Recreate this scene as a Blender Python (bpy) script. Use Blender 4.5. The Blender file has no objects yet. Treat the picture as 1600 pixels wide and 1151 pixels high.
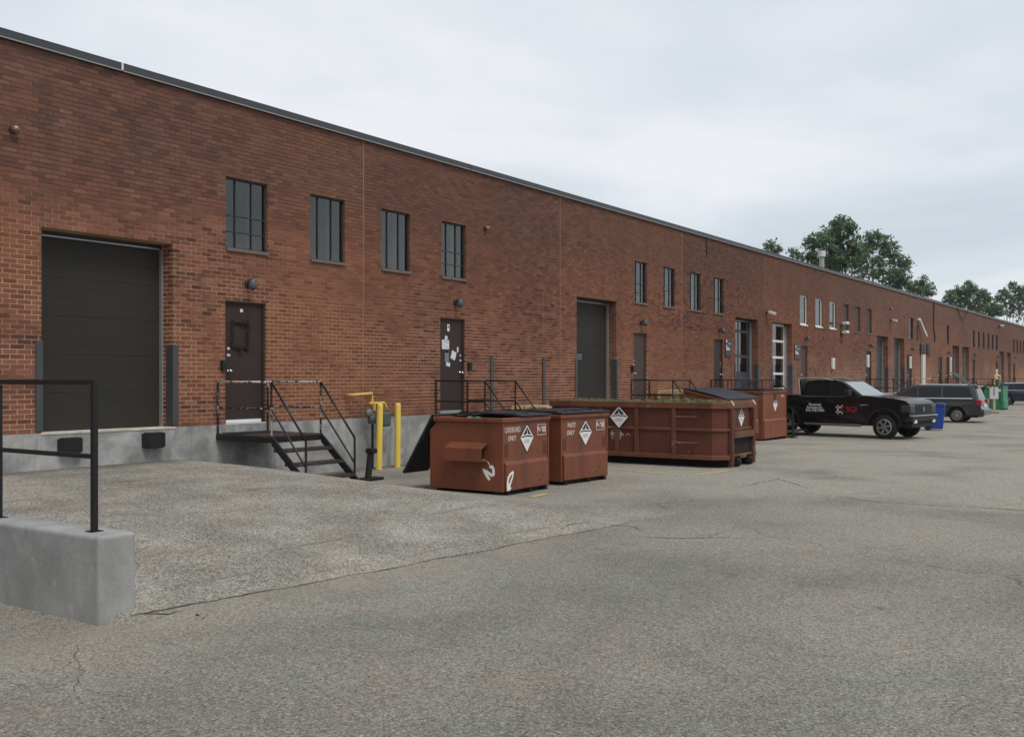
import bpy, bmesh, math, random
from mathutils import Vector, Matrix
R = math.radians
random.seed(7)
SC = bpy.context.scene
COL = SC.collection

# ------------------------------------------------------------------ camera, sky, sun, exposure
# x runs along the brick facade, the facade plane is y = 0, the lot lies at y < 0
CAM_D, CAM_H, F_PX = 14.04, 1.836, 1580.0
TH = math.atan(1077.0 / F_PX)
CT, ST = math.cos(TH), math.sin(TH)
cam = bpy.data.objects.new('camera', bpy.data.cameras.new('camera'))
COL.objects.link(cam)
cam.location = (0, -CAM_D, CAM_H)
cam.rotation_euler = (R(90), 0, TH - R(90))
cam.data.sensor_width = 36
cam.data.lens = 36 * F_PX / 1600
cam.data.shift_y = 14.5 / 1600
cam.data.clip_start = 0.1
cam.data.clip_end = 3000
SC.camera = cam

SUN_EL, SUN_AZ = R(58), R(-112)            # azimuth measured from +x, the sun stands behind the viewer
world = bpy.data.worlds.new('World')
SC.world = world
world.use_nodes = True
wn, wl = world.node_tree.nodes, world.node_tree.links
wn.clear()
w_out = wn.new('ShaderNodeOutputWorld')
w_bg = wn.new('ShaderNodeBackground')
w_bg.inputs['Strength'].default_value = 0.1
w_sky = wn.new('ShaderNodeTexSky')
w_sky.sky_type = 'NISHITA'
w_sky.sun_disc = False
w_sky.sun_elevation = SUN_EL
w_sky.sun_rotation = R(90) - SUN_AZ
w_tc = wn.new('ShaderNodeTexCoord')
w_sep = wn.new('ShaderNodeSeparateXYZ')
wl.new(w_tc.outputs['Generated'], w_sep.inputs[0])
def wmath(op, a, b=None, clamp=False):
    n = wn.new('ShaderNodeMath'); n.operation = op; n.use_clamp = clamp
    for i, v in enumerate((a, b)):
        if v is None: continue
        if isinstance(v, (int, float)): n.inputs[i].default_value = v
        else: wl.new(v, n.inputs[i])
    return n.outputs[0]
w_zz = wmath('ADD', wmath('ABSOLUTE', w_sep.outputs[2]), 0.12)
w_cmb = wn.new('ShaderNodeCombineXYZ')
wl.new(wmath('DIVIDE', w_sep.outputs[0], w_zz), w_cmb.inputs[0])
wl.new(wmath('DIVIDE', w_sep.outputs[1], w_zz), w_cmb.inputs[1])
def wnoise(scale, detail, rough, dist=0.0, off=0.0):
    m = wn.new('ShaderNodeMapping'); m.inputs['Location'].default_value = (off, off * .7, 0)
    wl.new(w_cmb.outputs[0], m.inputs[0])
    n = wn.new('ShaderNodeTexNoise'); n.inputs['Scale'].default_value = scale
    n.inputs['Detail'].default_value = detail; n.inputs['Roughness'].default_value = rough
    n.inputs['Distortion'].default_value = dist
    wl.new(m.outputs[0], n.inputs['Vector']); return n.outputs[0]
w_f = wmath('ADD', wmath('MULTIPLY', wnoise(0.42, 4, .5, .5, 3.1), .74), wmath('MULTIPLY', wnoise(1.3, 5, .55, .3, 8.4), .26))
w_r = wn.new('ShaderNodeValToRGB')
wl.new(w_f, w_r.inputs[0])
er = w_r.color_ramp.elements
er[0].position = .40; er[0].color = (5.3, 5.9, 6.5, 1)
er[1].position = .60; er[1].color = (7.45, 7.65, 8.0, 1)
e = er.new(.50); e.color = (6.15, 6.62, 7.1, 1)
w_mix = wn.new('ShaderNodeMix'); w_mix.data_type = 'RGBA'
w_mix.inputs[0].default_value = 0.95
wl.new(w_sky.outputs[0], w_mix.inputs[6]); wl.new(w_r.outputs[0], w_mix.inputs[7])
wl.new(w_mix.outputs[2], w_bg.inputs[0]); wl.new(w_bg.outputs[0], w_out.inputs[0])

sun = bpy.data.objects.new('sun', bpy.data.lights.new('sun', 'SUN'))
COL.objects.link(sun)
sun.data.energy = 1.5
sun.data.angle = R(22)
sun.data.color = (1, .96, .9)
sd = Vector((math.cos(SUN_EL) * math.cos(SUN_AZ), math.cos(SUN_EL) * math.sin(SUN_AZ), math.sin(SUN_EL)))
sun.rotation_euler = sd.to_track_quat('Z', 'Y').to_euler()
sun.location = (10, -30, 30)
SC.view_settings.view_transform = 'Standard'
SC.view_settings.look = 'None'
SC.view_settings.exposure = 0.23
SC.view_settings.gamma = 1.0
SC.view_settings.use_curve_mapping = False

# ------------------------------------------------------------------ measuring helpers
def wx(px):
    """metres along the facade of a column measured in the photograph"""
    t = (px - 800) / F_PX
    return CAM_D * (CT + ST * t) / (ST - CT * t)
def wz(px, y):
    """height on the facade of a measured point"""
    t = (px - 800) / F_PX
    return CAM_H - (y - 590) * CAM_D / (ST - CT * t) / F_PX
def proj(x, y, z):
    a, b = x * ST - (y + CAM_D) * CT, x * CT + (y + CAM_D) * ST
    return 800 + F_PX * a / b, 590 + F_PX * (CAM_H - z) / b, b
def sm(t):
    t = max(0.0, min(1.0, t)); return t * t * (3 - 2 * t)
def zg(x, y):
    """height of the lot: flat, a paved ramp up to the dock, a gentle fall further along"""
    z = -.2 * sm((x - 21) / 13)
    if x > 4.6 and y > -7.9:
        r = .486 * (1 - (max(0.0, -y) / 7.9) ** 1.75)
        z += max(0, r) * (1 - sm((x - 10.55) / 2.7))
    return z

# ------------------------------------------------------------------ mesh helpers
class MB:
    def __init__(s): s.v = []; s.f = []
    def add(s, vs, fs):
        n = len(s.v); s.v += [tuple(p) for p in vs]; s.f += [tuple(i + n for i in f) for f in fs]; return s
    def box(s, x0, x1, y0, y1, z0, z1):
        if x0 > x1: x0, x1 = x1, x0
        if y0 > y1: y0, y1 = y1, y0
        if z0 > z1: z0, z1 = z1, z0
        return s.add([(x0, y0, z0), (x1, y0, z0), (x1, y1, z0), (x0, y1, z0), (x0, y0, z1), (x1, y0, z1), (x1, y1, z1), (x0, y1, z1)],
                     [(0, 3, 2, 1), (4, 5, 6, 7), (0, 1, 5, 4), (1, 2, 6, 5), (2, 3, 7, 6), (3, 0, 4, 7)])
    def quad(s, a, b, c, d): return s.add([a, b, c, d], [(0, 1, 2, 3)])
    def bar(s, p, q, w, h=None, up=(0, 0, 1)):
        h = h or w
        p, q = Vector(p), Vector(q); d = (q - p).normalized(); u = Vector(up)
        if abs(d.dot(u)) > .98: u = Vector((1, 0, 0))
        a = d.cross(u).normalized() * w / 2; b = a.cross(d).normalized() * h / 2
        vs = [p - a - b, p + a - b, p + a + b, p - a + b, q - a - b, q + a - b, q + a + b, q - a + b]
        return s.add(vs, [(0, 1, 2, 3), (7, 6, 5, 4), (0, 4, 5, 1), (1, 5, 6, 2), (2, 6, 7, 3), (3, 7, 4, 0)])
    def tube(s, pts, r, n=10, cap=True):
        pts = [Vector(p) for p in pts]; m = len(pts); rs = r if isinstance(r, (list, tuple)) else [r] * m
        vs, fs = [], []; pa = None
        for i, p in enumerate(pts):
            d = (pts[min(i + 1, m - 1)] - pts[max(i - 1, 0)]).normalized()
            u = Vector((0, 0, 1)) if abs(d.z) < .95 else Vector((1, 0, 0))
            if pa is not None and (pa - d * pa.dot(d)).length > .05: a = (pa - d * pa.dot(d)).normalized()
            else: a = d.cross(u).normalized()
            pa = a
            b = d.cross(a)
            for k in range(n):
                t = 2 * math.pi * k / n
                vs.append(p + (a * math.cos(t) + b * math.sin(t)) * rs[i])
        for i in range(m - 1):
            for k in range(n):
                k2 = (k + 1) % n
                fs.append((i * n + k, i * n + k2, (i + 1) * n + k2, (i + 1) * n + k))
        if cap: fs.append(tuple(range(n - 1, -1, -1))); fs.append(tuple((m - 1) * n + k for k in range(n)))
        return s.add(vs, fs)
    def lathe(s, prof, n=20, org=(0, 0, 0), axis='z'):
        """prof: list of (radius, height)"""
        vs, fs = [], []
        for r, h in prof:
            for k in range(n):
                t = 2 * math.pi * k / n; c, q = r * math.cos(t), r * math.sin(t)
                p = (c, q, h) if axis == 'z' else ((c, h, -q) if axis == 'y' else (h, c, q))
                vs.append((p[0] + org[0], p[1] + org[1], p[2] + org[2]))
        for i in range(len(prof) - 1):
            for k in range(n):
                k2 = (k + 1) % n
                fs.append((i * n + k, i * n + k2, (i + 1) * n + k2, (i + 1) * n + k))
        return s.add(vs, fs)
    def prism(s, poly, a, b, plane='xz', hw=None):
        """2D polygon swept along the third axis from a to b; hw(z) scales a/b when given"""
        n = len(poly); vs = []
        for side in (a, b):
            for (u, w) in poly:
                o = side * hw(w) if hw else side
                vs.append((u, o, w) if plane == 'xz' else ((o, u, w) if plane == 'yz' else (u, w, o)))
        fs = [tuple(range(n)), tuple(range(2 * n - 1, n - 1, -1))]
        fs += [(i, i + n, (i + 1) % n + n, (i + 1) % n) for i in range(n)]
        return s.add(vs, fs)
    def build(s, name, mat=None, parent=None, bevel=0, seg=2, smooth=False, loc=None, rot=None, fix=True):
        me = bpy.data.meshes.new(name)
        me.from_pydata(s.v, [], s.f)
        if fix:
            bm = bmesh.new(); bm.from_mesh(me)
            bmesh.ops.recalc_face_normals(bm, faces=bm.faces); bm.to_mesh(me); bm.free()
        if smooth:
            for p in me.polygons: p.use_smooth = True
        if mat: me.materials.append(mat)
        o = bpy.data.objects.new(name, me); COL.objects.link(o)
        if parent is not None: o.parent = parent
        if loc: o.location = loc
        if rot: o.rotation_euler = rot
        if bevel:
            m = o.modifiers.new('b', 'BEVEL'); m.width = bevel; m.segments = seg; m.limit_method = 'ANGLE'; m.angle_limit = R(35)
            m.use_clamp_overlap = True
        return o

def tag(o, label=None, cat=None, group=None, kind=None):
    for k, v in (('label', label), ('category', cat), ('group', group), ('kind', kind)):
        if v: o[k] = v
    return o
def thing(name, label, cat, loc=(0, 0, 0), rz=0, group=None):
    o = bpy.data.objects.new(name, None); COL.objects.link(o)
    o.location = loc; o.rotation_euler = (0, 0, rz); o.empty_display_size = .2
    return tag(o, label, cat, group)
def copy_tree(o, parent=None):
    c = o.copy(); COL.objects.link(c)
    if parent is not None: c.parent = parent
    for ch in list(o.children): copy_tree(ch, c)
    return c
TEXTS = []
def text(name, body, size, mat, parent, loc, rot=(R(90), 0, 0), align='CENTER', shear=0, sx=1.0, bold=.0):
    cu = bpy.data.curves.new(name, 'FONT'); cu.body = body; cu.size = size; cu.align_x = align; cu.align_y = 'CENTER'
    cu.extrude = .0012; cu.shear = shear; cu.offset = bold; cu.space_line = .85
    cu.materials.append(mat)
    o = bpy.data.objects.new(name, cu); COL.objects.link(o); o.parent = parent; TEXTS.append(o)
    o.location = loc; o.rotation_euler = rot; o.scale = (sx, 1, 1)
    return o

# ------------------------------------------------------------------ materials
class NT:
    def __init__(s, name):
        s.m = bpy.data.materials.new(name); s.m.use_nodes = True
        s.n = s.m.node_tree.nodes; s.l = s.m.node_tree.links
        s.b = s.n['Principled BSDF']
        g = s.n.new('ShaderNodeNewGeometry'); s.pos = g.outputs['Position']; s.geo = g
        s._tc = None
    def obj(s):
        if s._tc is None: s._tc = s.n.new('ShaderNodeTexCoord')
        return s._tc.outputs['Object']
    def math(s, op, a, b=None, c=None, clamp=False):
        n = s.n.new('ShaderNodeMath'); n.operation = op; n.use_clamp = clamp
        for i, v in enumerate((a, b, c)):
            if v is None: continue
            if isinstance(v, (int, float)): n.inputs[i].default_value = v
            else: s.l.new(v, n.inputs[i])
        return n.outputs[0]
    def sep(s, v):
        n = s.n.new('ShaderNodeSeparateXYZ'); s.l.new(v, n.inputs[0]); return n.outputs
    def comb(s, x, y, z=0.0):
        n = s.n.new('ShaderNodeCombineXYZ')
        for i, v in enumerate((x, y, z)):
            if isinstance(v, (int, float)): n.inputs[i].default_value = v
            else: s.l.new(v, n.inputs[i])
        return n.outputs[0]
    def mapping(s, v, scale=(1, 1, 1), loc=(0, 0, 0)):
        n = s.n.new('ShaderNodeMapping'); n.inputs['Scale'].default_value = scale; n.inputs['Location'].default_value = loc
        s.l.new(v, n.inputs[0]); return n.outputs[0]
    def noise(s, v, scale, detail=4, rough=.55, dist=0):
        n = s.n.new('ShaderNodeTexNoise'); n.inputs['Scale'].default_value = scale; n.inputs['Detail'].default_value = detail
        n.inputs['Roughness'].default_value = rough; n.inputs['Distortion'].default_value = dist
        s.l.new(v, n.inputs['Vector']); return n.outputs[0]
    def vor(s, v, scale, feat='F1', out='Distance'):
        n = s.n.new('ShaderNodeTexVoronoi'); n.inputs['Scale'].default_value = scale; n.feature = feat
        s.l.new(v, n.inputs['Vector']); return n.outputs[out]
    def white(s, v):
        n = s.n.new('ShaderNodeTexWhiteNoise'); n.noise_dimensions = '3D'; s.l.new(v, n.inputs['Vector']); return n.outputs['Value']
    def ramp(s, f, stops, interp='LINEAR'):
        n = s.n.new('ShaderNodeValToRGB'); s.l.new(f, n.inputs[0]); cr = n.color_ramp; cr.interpolation = interp
        for i, (p, c) in enumerate(stops):
            e = cr.elements[i] if i < 2 else cr.elements.new(p)
            e.position = p; e.color = (*c, 1) if len(c) == 3 else c
        return n.outputs[0]
    def step(s, f, lo, hi):
        n = s.n.new('ShaderNodeMapRange'); n.interpolation_type = 'SMOOTHSTEP'
        n.inputs['From Min'].default_value = lo; n.inputs['From Max'].default_value = hi
        s.l.new(f, n.inputs['Value']); return n.outputs[0]
    def mix(s, f, a, b, mode='MIX'):
        n = s.n.new('ShaderNodeMix'); n.data_type = 'RGBA'; n.blend_type = mode
        for i, v in ((0, f), (6, a), (7, b)):
            if isinstance(v, (int, float)): n.inputs[i].default_value = v
            elif isinstance(v, tuple): n.inputs[i].default_value = (*v, 1)
            else: s.l.new(v, n.inputs[i])
        return n.outputs[2]
    def val(s, v):
        return s.comb(v, v, v)
    def bump(s, h, strength=.4, dist=.01):
        n = s.n.new('ShaderNodeBump'); n.inputs['Strength'].default_value = strength; n.inputs['Distance'].default_value = dist
        s.l.new(h, n.inputs['Height']); s.l.new(n.outputs[0], s.b.inputs['Normal'])
    def out(s, col=None, rough=.8, spec=.3, metal=0):
        if col is not None:
            if isinstance(col, tuple): s.b.inputs['Base Color'].default_value = (*col, 1)
            else: s.l.new(col, s.b.inputs['Base Color'])
        if isinstance(rough, (int, float)): s.b.inputs['Roughness'].default_value = rough
        else: s.l.new(rough, s.b.inputs['Roughness'])
        s.b.inputs['Specular IOR Level'].default_value = spec
        s.b.inputs['Metallic'].default_value = metal
        return s.m

ZB, COURSE, BLEN = 1.023, .072, .216
JX0, JDX = 7.64, 7.61
def brick_nodes(t, wave=True):
    x, y, z = t.sep(t.pos)
    u = t.math('ADD', x, y)
    row = t.math('FLOOR', t.math('DIVIDE', t.math('SUBTRACT', z, ZB), COURSE))
    off = t.math('MULTIPLY', t.math('FLOORED_MODULO', row, 2), .5)
    cu = t.math('ADD', t.math('DIVIDE', u, BLEN), off)
    col = t.math('FLOOR', cu)
    r1 = t.white(t.comb(col, row, 1.5)); r2 = t.white(t.comb(col, row, 7.5))
    base = t.ramp(r1, [(0, (.070, .033, .026)), (.09, (.115, .048, .034)), (.45, (.178, .071, .047)), (.85, (.216, .089, .057)), (1, (.24, .116, .070))])
    pid = t.math('FLOOR', t.math('DIVIDE', t.math('SUBTRACT', x, JX0), JDX))
    pt = t.white(t.comb(pid, 3.3, .2))
    # batches of darker and redder brick laid in drifts
    drift = t.noise(t.mapping(t.pos, (.55, .55, 1.5)), 1.0, 5, .62)
    dmask = t.math('MULTIPLY', t.step(drift, .5, .68), t.step(r2, .25, .75))
    base = t.mix(t.math('MULTIPLY', dmask, .5), base, (.082, .038, .029))
    big = t.noise(t.mapping(t.pos, (.16, .16, .3), (4, 2, 9)), 1.0, 3, .5)
    base = t.mix(t.step(big, .42, .62), base, t.mix(.35, base, (.26, .098, .048)))
    # weathered, greyer brick below the roof edge with an irregular lower limit
    wl_ = t.math('ADD', z, t.math('MULTIPLY', t.math('SUBTRACT', t.noise(t.mapping(t.pos, (.22, .22, .5)), 1.0, 5, .6), .5), 4.2))
    weath = t.math('MULTIPLY', t.step(wl_, 3.6, 6.0), .8)
    base = t.mix(weath, base, t.mix(.6, base, (.098, .060, .047)))
    base = t.mix(1.0, base, t.val(t.math('ADD', t.math('MULTIPLY', pt, .26), .86)), 'MULTIPLY')
    streak = t.noise(t.mapping(t.pos, (2.2, 2.2, .12)), 1.0, 4, .6)
    base = t.mix(t.math('MULTIPLY', t.step(streak, .52, .72), .38), base, (.10, .058, .045))
    eff = t.math('MULTIPLY', t.math('MULTIPLY', t.step(t.noise(t.mapping(t.pos, (.5, .5, .8), (13, 4, 2)), 1.0, 6, .7), .60, .74), t.step(r2, .3, .9)), .4)
    base = t.mix(eff, base, (.36, .27, .21))
    fine = t.noise(t.pos, 60, 3, .6)
    base = t.mix(1.0, base, t.val(t.math('ADD', t.math('MULTIPLY', fine, .5), .75)), 'MULTIPLY')
    mort = t.mix(t.step(t.math('ADD', wl_, t.math('MULTIPLY', t.step(x, 10, 26), 1.5)), 3.0, 5.2), (.66, .43, .27), (.14, .088, .065))
    mn = t.noise(t.mapping(t.pos, (1, 1, 1.4), (7, 3, 1)), .9, 5, .65)
    mort = t.mix(t.step(mn, .50, .68), mort, (.27, .155, .10))
    fr_u = t.math('FRACT', cu); fr_v = t.math('FRACT', t.math('DIVIDE', t.math('SUBTRACT', z, ZB), COURSE))
    eu = t.math('MULTIPLY', t.math('MINIMUM', fr_u, t.math('SUBTRACT', 1, fr_u)), BLEN)
    ev = t.math('MULTIPLY', t.math('MINIMUM', fr_v, t.math('SUBTRACT', 1, fr_v)), COURSE)
    edge = t.math('MINIMUM', eu, ev)
    return base, mort, edge, fine
def mat_brick_unit():
    t = NT('brick'); base, mort, edge, fine = brick_nodes(t)
    t.bump(fine, .35, .004)
    return t.out(base, .9, .2)
def mat_mortar():
    t = NT('mortar'); base, mort, edge, fine = brick_nodes(t)
    t.bump(t.noise(t.pos, 140, 2), .3, .003)
    return t.out(mort, .95, .15)
def mat_brick_far():
    t = NT('brickwork'); base, mort, edge, fine = brick_nodes(t)
    k = t.step(edge, .004, .007)
    t.bump(t.math('MULTIPLY', k, 1.0), .6, .006)
    return t.out(t.mix(k, mort, base), .9, .2)
def mat_concrete(name, c0=(.30, .295, .28), c1=(.44, .435, .42), sc=1.6, stain=.5):
    t = NT(name)
    n1 = t.noise(t.pos, sc, 6, .62, .4); n2 = t.noise(t.mapping(t.pos, (3.2, 3.2, .45), (5, 1, 2)), 1.0, 5, .6); n3 = t.noise(t.pos, 38, 4, .6)
    c = t.mix(t.step(n1, .35, .66), c0, c1)
    c = t.mix(t.math('MULTIPLY', t.step(n2, .52, .70), stain), c, (.17, .165, .155))
    sp = t.noise(t.mapping(t.pos, (1, 1, 1), (3, 8, 4)), sc * 2.3, 4, .7)
    c = t.mix(t.math('MULTIPLY', t.step(sp, .62, .70), .35), c, (.52, .515, .50))
    c = t.mix(1.0, c, t.val(t.math('ADD', t.math('MULTIPLY', n3, .35), .82)), 'MULTIPLY')
    t.bump(t.math('ADD', t.math('MULTIPLY', n3, .5), n1), .25, .012)
    return t.out(c, .88, .25)
def mat_paint(name, c, rough=.5, var=.18, chip=None, chipamt=.66, spec=.4, metal=0, scale=6, dirt=None, dent=0):
    t = NT(name); o = t.obj()
    n1 = t.noise(o, scale * .5, 5, .6); n2 = t.noise(o, scale * 4, 4, .65)
    col = t.mix(1.0, c, t.val(t.math('ADD', t.math('MULTIPLY', n1, 2 * var), 1 - var)), 'MULTIPLY')
    if dirt:
        st = t.noise(t.mapping(o, (scale * .9, scale * .9, scale * .14)), 1.0, 5, .65)
        col = t.mix(t.math('MULTIPLY', t.step(st, .46, .70), .65), col, dirt)
    rr = t.math('ADD', t.math('MULTIPLY', n2, .25), rough - .12)
    if chip:
        k = t.step(t.math('ADD', t.math('MULTIPLY', n2, .6), t.math('MULTIPLY', n1, .4)), chipamt, chipamt + .03)
        col = t.mix(k, col, chip)
    if dent: t.bump(t.math('ADD', t.math('MULTIPLY', t.noise(o, 2.6, 2, .4), 1.0), t.math('MULTIPLY', n2, .06)), dent, .06)
    else: t.bump(n2, .08, .004)
    return t.out(col, rr, spec, metal)
def mat_flat(name, c, rough=.6, spec=.3, metal=0):
    t = NT(name); n = t.noise(t.obj(), 14, 3)
    return t.out(t.mix(1.0, c, t.val(t.math('ADD', t.math('MULTIPLY', n, .16), .92)), 'MULTIPLY'), rough, spec, metal)
def mat_glass(name, tint=(.55, .6, .62), gloss=.03, refl=1.0):
    m = bpy.data.materials.new(name); m.use_nodes = True; n = m.node_tree.nodes; l = m.node_tree.links; n.clear()
    o = n.new('ShaderNodeOutputMaterial'); mx = n.new('ShaderNodeMixShader'); tr = n.new('ShaderNodeBsdfTransparent'); g = n.new('ShaderNodeBsdfGlossy')
    fr = n.new('ShaderNodeFresnel'); gb = n.new('ShaderNodeNewGeometry'); io = n.new('ShaderNodeMath'); io.operation = 'MULTIPLY_ADD'; io.inputs[1].default_value = 1 / 1.6 - 1.6; io.inputs[2].default_value = 1.6
    l.new(gb.outputs['Backfacing'], io.inputs[0]); l.new(io.outputs[0], fr.inputs['IOR'])
    mu = n.new('ShaderNodeMath'); mu.operation = 'MULTIPLY_ADD'; mu.use_clamp = True; mu.inputs[1].default_value = 1.3 * refl; mu.inputs[2].default_value = .03
    # both faces of the sheet reflect alike
    tr.inputs[0].default_value = (*tint, 1); g.inputs['Roughness'].default_value = gloss; g.inputs[0].default_value = (.84, .85, .83, 1)
    l.new(fr.outputs[0], mu.inputs[0]); l.new(mu.outputs[0], mx.inputs[0]); l.new(tr.outputs[0], mx.inputs[1]); l.new(g.outputs[0], mx.inputs[2]); l.new(mx.outputs[0], o.inputs[0])
    return m
def mat_asphalt():
    t = NT('asphalt'); x, y, z = t.sep(t.pos)
    wob = t.math('MULTIPLY', t.math('SUBTRACT', t.noise(t.mapping(t.pos, (1.3, 1.3, 0)), 1.0, 5, .6), .5), .2)
    yy = t.math('ADD', t.math('ADD', y, wob), t.math('SUBTRACT', t.math('MULTIPLY', x, .09), .82))
    ramp_m = t.math('MULTIPLY', t.step(yy, -7.84, -7.80), t.math('MULTIPLY', t.step(x, 4.4, 4.5), t.math('SUBTRACT', 1, t.step(t.math('ADD', x, t.math('MULTIPLY', wob, 4)), 11.2, 13.4))))
    sp1 = t.vor(t.pos, 95, 'F1', 'Color'); sp2 = t.vor(t.mapping(t.pos, (1, 1, 1), (3, 3, 3)), 55, 'F1', 'Color')
    g1 = t.sep(sp1)[0]; g2 = t.sep(sp2)[1]
    n_fine = t.noise(t.pos, 130, 3, .7)
    blot = t.noise(t.mapping(t.pos, (1, 1, 0)), .32, 6, .6, .3); blot2 = t.noise(t.mapping(t.pos, (1, 1, 0), (9, 4, 0)), .9, 5, .62)
    lot = t.mix(t.step(blot, .36, .66), (.180, .167, .148), (.252, .235, .208))
    lot = t.mix(t.math('MULTIPLY', t.step(blot2, .5, .7), .5), lot, (.215, .208, .188))
    rust = t.noise(t.mapping(t.pos, (1, 1, 0), (2, 17, 0)), .5, 4, .6)
    lot = t.mix(t.math('MULTIPLY', t.step(rust, .56, .72), .35), lot, (.225, .198, .162))
    grey = t.mix(t.step(blot2, .35, .7), (.214, .198, .174), (.338, .315, .280))
    tone = t.mix(ramp_m, lot, grey)
    # paler tone further along the lane
    far = t.math('MULTIPLY', t.step(x, 9, 20), t.step(blot, .25, .52))
    tone = t.mix(t.math('MULTIPLY', far, .62), tone, (.345, .320, .280))
    gn = t.math('ADD', t.math('MULTIPLY', g1, .62), t.math('MULTIPLY', g2, .38))
    amp = t.math('ADD', t.math('MULTIPLY', ramp_m, .28), .72)
    k = t.math('ADD', t.math('MULTIPLY', t.math('MULTIPLY', t.math('SUBTRACT', gn, .5), 1.75), amp), 1.0)
    col = t.mix(1.0, tone, t.val(t.math('MAXIMUM', k, .18)), 'MULTIPLY')
    hue = t.mix(t.sep(sp1)[2], (1.09, .985, .90), (.92, 1.015, 1.07)); col = t.mix(.8, col, t.mix(1.0, col, hue, 'MULTIPLY'))
    patchy = t.noise(t.mapping(t.pos, (1, 1, 0), (40, 3, 0)), 1.1, 4, .6); col = t.mix(.7, col, t.mix(1.0, col, t.mix(t.step(patchy, .4, .6), (1.04, .99, .94), (.965, 1.01, 1.0)), 'MULTIPLY'))
    pale = t.math('MULTIPLY', t.math('GREATER_THAN', g1, .955), t.math('ADD', t.math('MULTIPLY', ramp_m, .4), .35))
    col = t.mix(pale, col, (.52, .49, .44))
    # tyre rubbing on the ramp: long dark drag marks
    drag = t.noise(t.mapping(t.pos, (.35, 4.2, 0), (1, 5, 0)), 1.0, 6, .65, .3)
    col = t.mix(t.math('MULTIPLY', t.math('MULTIPLY', t.step(drag, .58, .70), ramp_m), .55), col, (.09, .08, .07))
    oil = t.noise(t.mapping(t.pos, (1, 1, 0), (31, 12, 0)), .75, 5, .65)
    col = t.mix(t.math('MULTIPLY', t.step(oil, .63, .72), .25), col, (.085, .077, .066))
    sand = t.math('MULTIPLY', t.math('SUBTRACT', 1, t.step(t.math('ABSOLUTE', t.math('ADD', yy, 8.02)), .05, .5)), t.math('MULTIPLY', t.step(t.noise(t.pos, 2.1, 5), .38, .62), t.math('SUBTRACT', 1, t.step(x, 8, 12))))
    col = t.mix(t.math('MULTIPLY', sand, .4), col, (.30, .255, .185))
    # cracks: the cold joint at the foot of the ramp and a web of fine cracks across the lot
    seam = t.math('ABSOLUTE', t.math('ADD', yy, 7.82))
    seam_w = t.math('ADD', t.math('MULTIPLY', t.noise(t.pos, 1.7, 3), .05), -.013)
    seam_m = t.math('MULTIPLY', t.math('LESS_THAN', seam, seam_w), t.math('MULTIPLY', t.step(x, 4.6, 4.8), t.math('SUBTRACT', 1, t.step(x, 10.8, 12))))
    wv = t.n.new('ShaderNodeVectorMath'); wv.operation = 'ADD'; t.l.new(t.pos, wv.inputs[0])
    nd = t.n.new('ShaderNodeTexNoise'); nd.inputs['Scale'].default_value = .8; nd.inputs['Detail'].default_value = 6
    t.l.new(t.pos, nd.inputs['Vector']); wv2 = t.n.new('ShaderNodeVectorMath'); wv2.operation = 'SCALE'; wv2.inputs['Scale'].default_value = 1.6
    t.l.new(nd.outputs['Color'], wv2.inputs[0]); t.l.new(wv2.outputs[0], wv.inputs[1])
    web = t.vor(t.mapping(wv.outputs[0], (1, 1, 0)), .24, 'DISTANCE_TO_EDGE')
    web_sel = t.step(t.noise(t.mapping(t.pos, (1, 1, 0), (5, 5, 0)), .35, 3), .52, .58)
    web_m = t.math('MULTIPLY', t.math('LESS_THAN', web, .0026), web_sel)
    cr = t.math('MAXIMUM', seam_m, t.math('MULTIPLY', web_m, .5))
    col = t.mix(t.math('MULTIPLY', cr, .85), col, (.045, .038, .03))
    # grit and grime washed against the foot of the wall
    foot = t.math('MULTIPLY', t.step(t.math('ADD', y, t.math('MULTIPLY', t.noise(t.pos, 2.4, 5, .65), .8)), -.25, .22), .6)
    col = t.mix(foot, col, (.085, .075, .06))
    h = t.math('SUBTRACT', t.math('ADD', t.math('MULTIPLY', gn, .8), n_fine), t.math('MULTIPLY', cr, 2.5))
    t.bump(h, .55, .008)
    return t.out(col, .93, .18)
def mat_leaf(name, a, b):
    t = NT(name)
    r = t.geo.outputs['Random Per Island']
    cl = t.noise(t.pos, .8, 3)
    c = t.mix(r, a, b); c = t.mix(t.step(cl, .4, .65), c, t.mix(.5, c, b))
    m = t.out(c, .55, .3)
    tl = t.n.new('ShaderNodeBsdfTranslucent'); t.l.new(c, tl.inputs[0])
    mx = t.n.new('ShaderNodeMixShader'); mx.inputs[0].default_value = .42
    t.l.new(t.b.outputs[0], mx.inputs[1]); t.l.new(tl.outputs[0], mx.inputs[2])
    t.l.new(mx.outputs[0], t.n['Material Output'].inputs[0])
    return m
def mat_worn_line():
    t = NT('worn yellow paint'); n = t.noise(t.pos, 9, 5, .7); n2 = t.noise(t.mapping(t.pos, (1, 1, 0)), 1.2, 3)
    k = t.step(t.math('ADD', t.math('MULTIPLY', n, .6), t.math('MULTIPLY', n2, .4)), .37, .46)
    return t.out(t.mix(k, (.23, .21, .18), (.50, .40, .20)), .9, .2)

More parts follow.
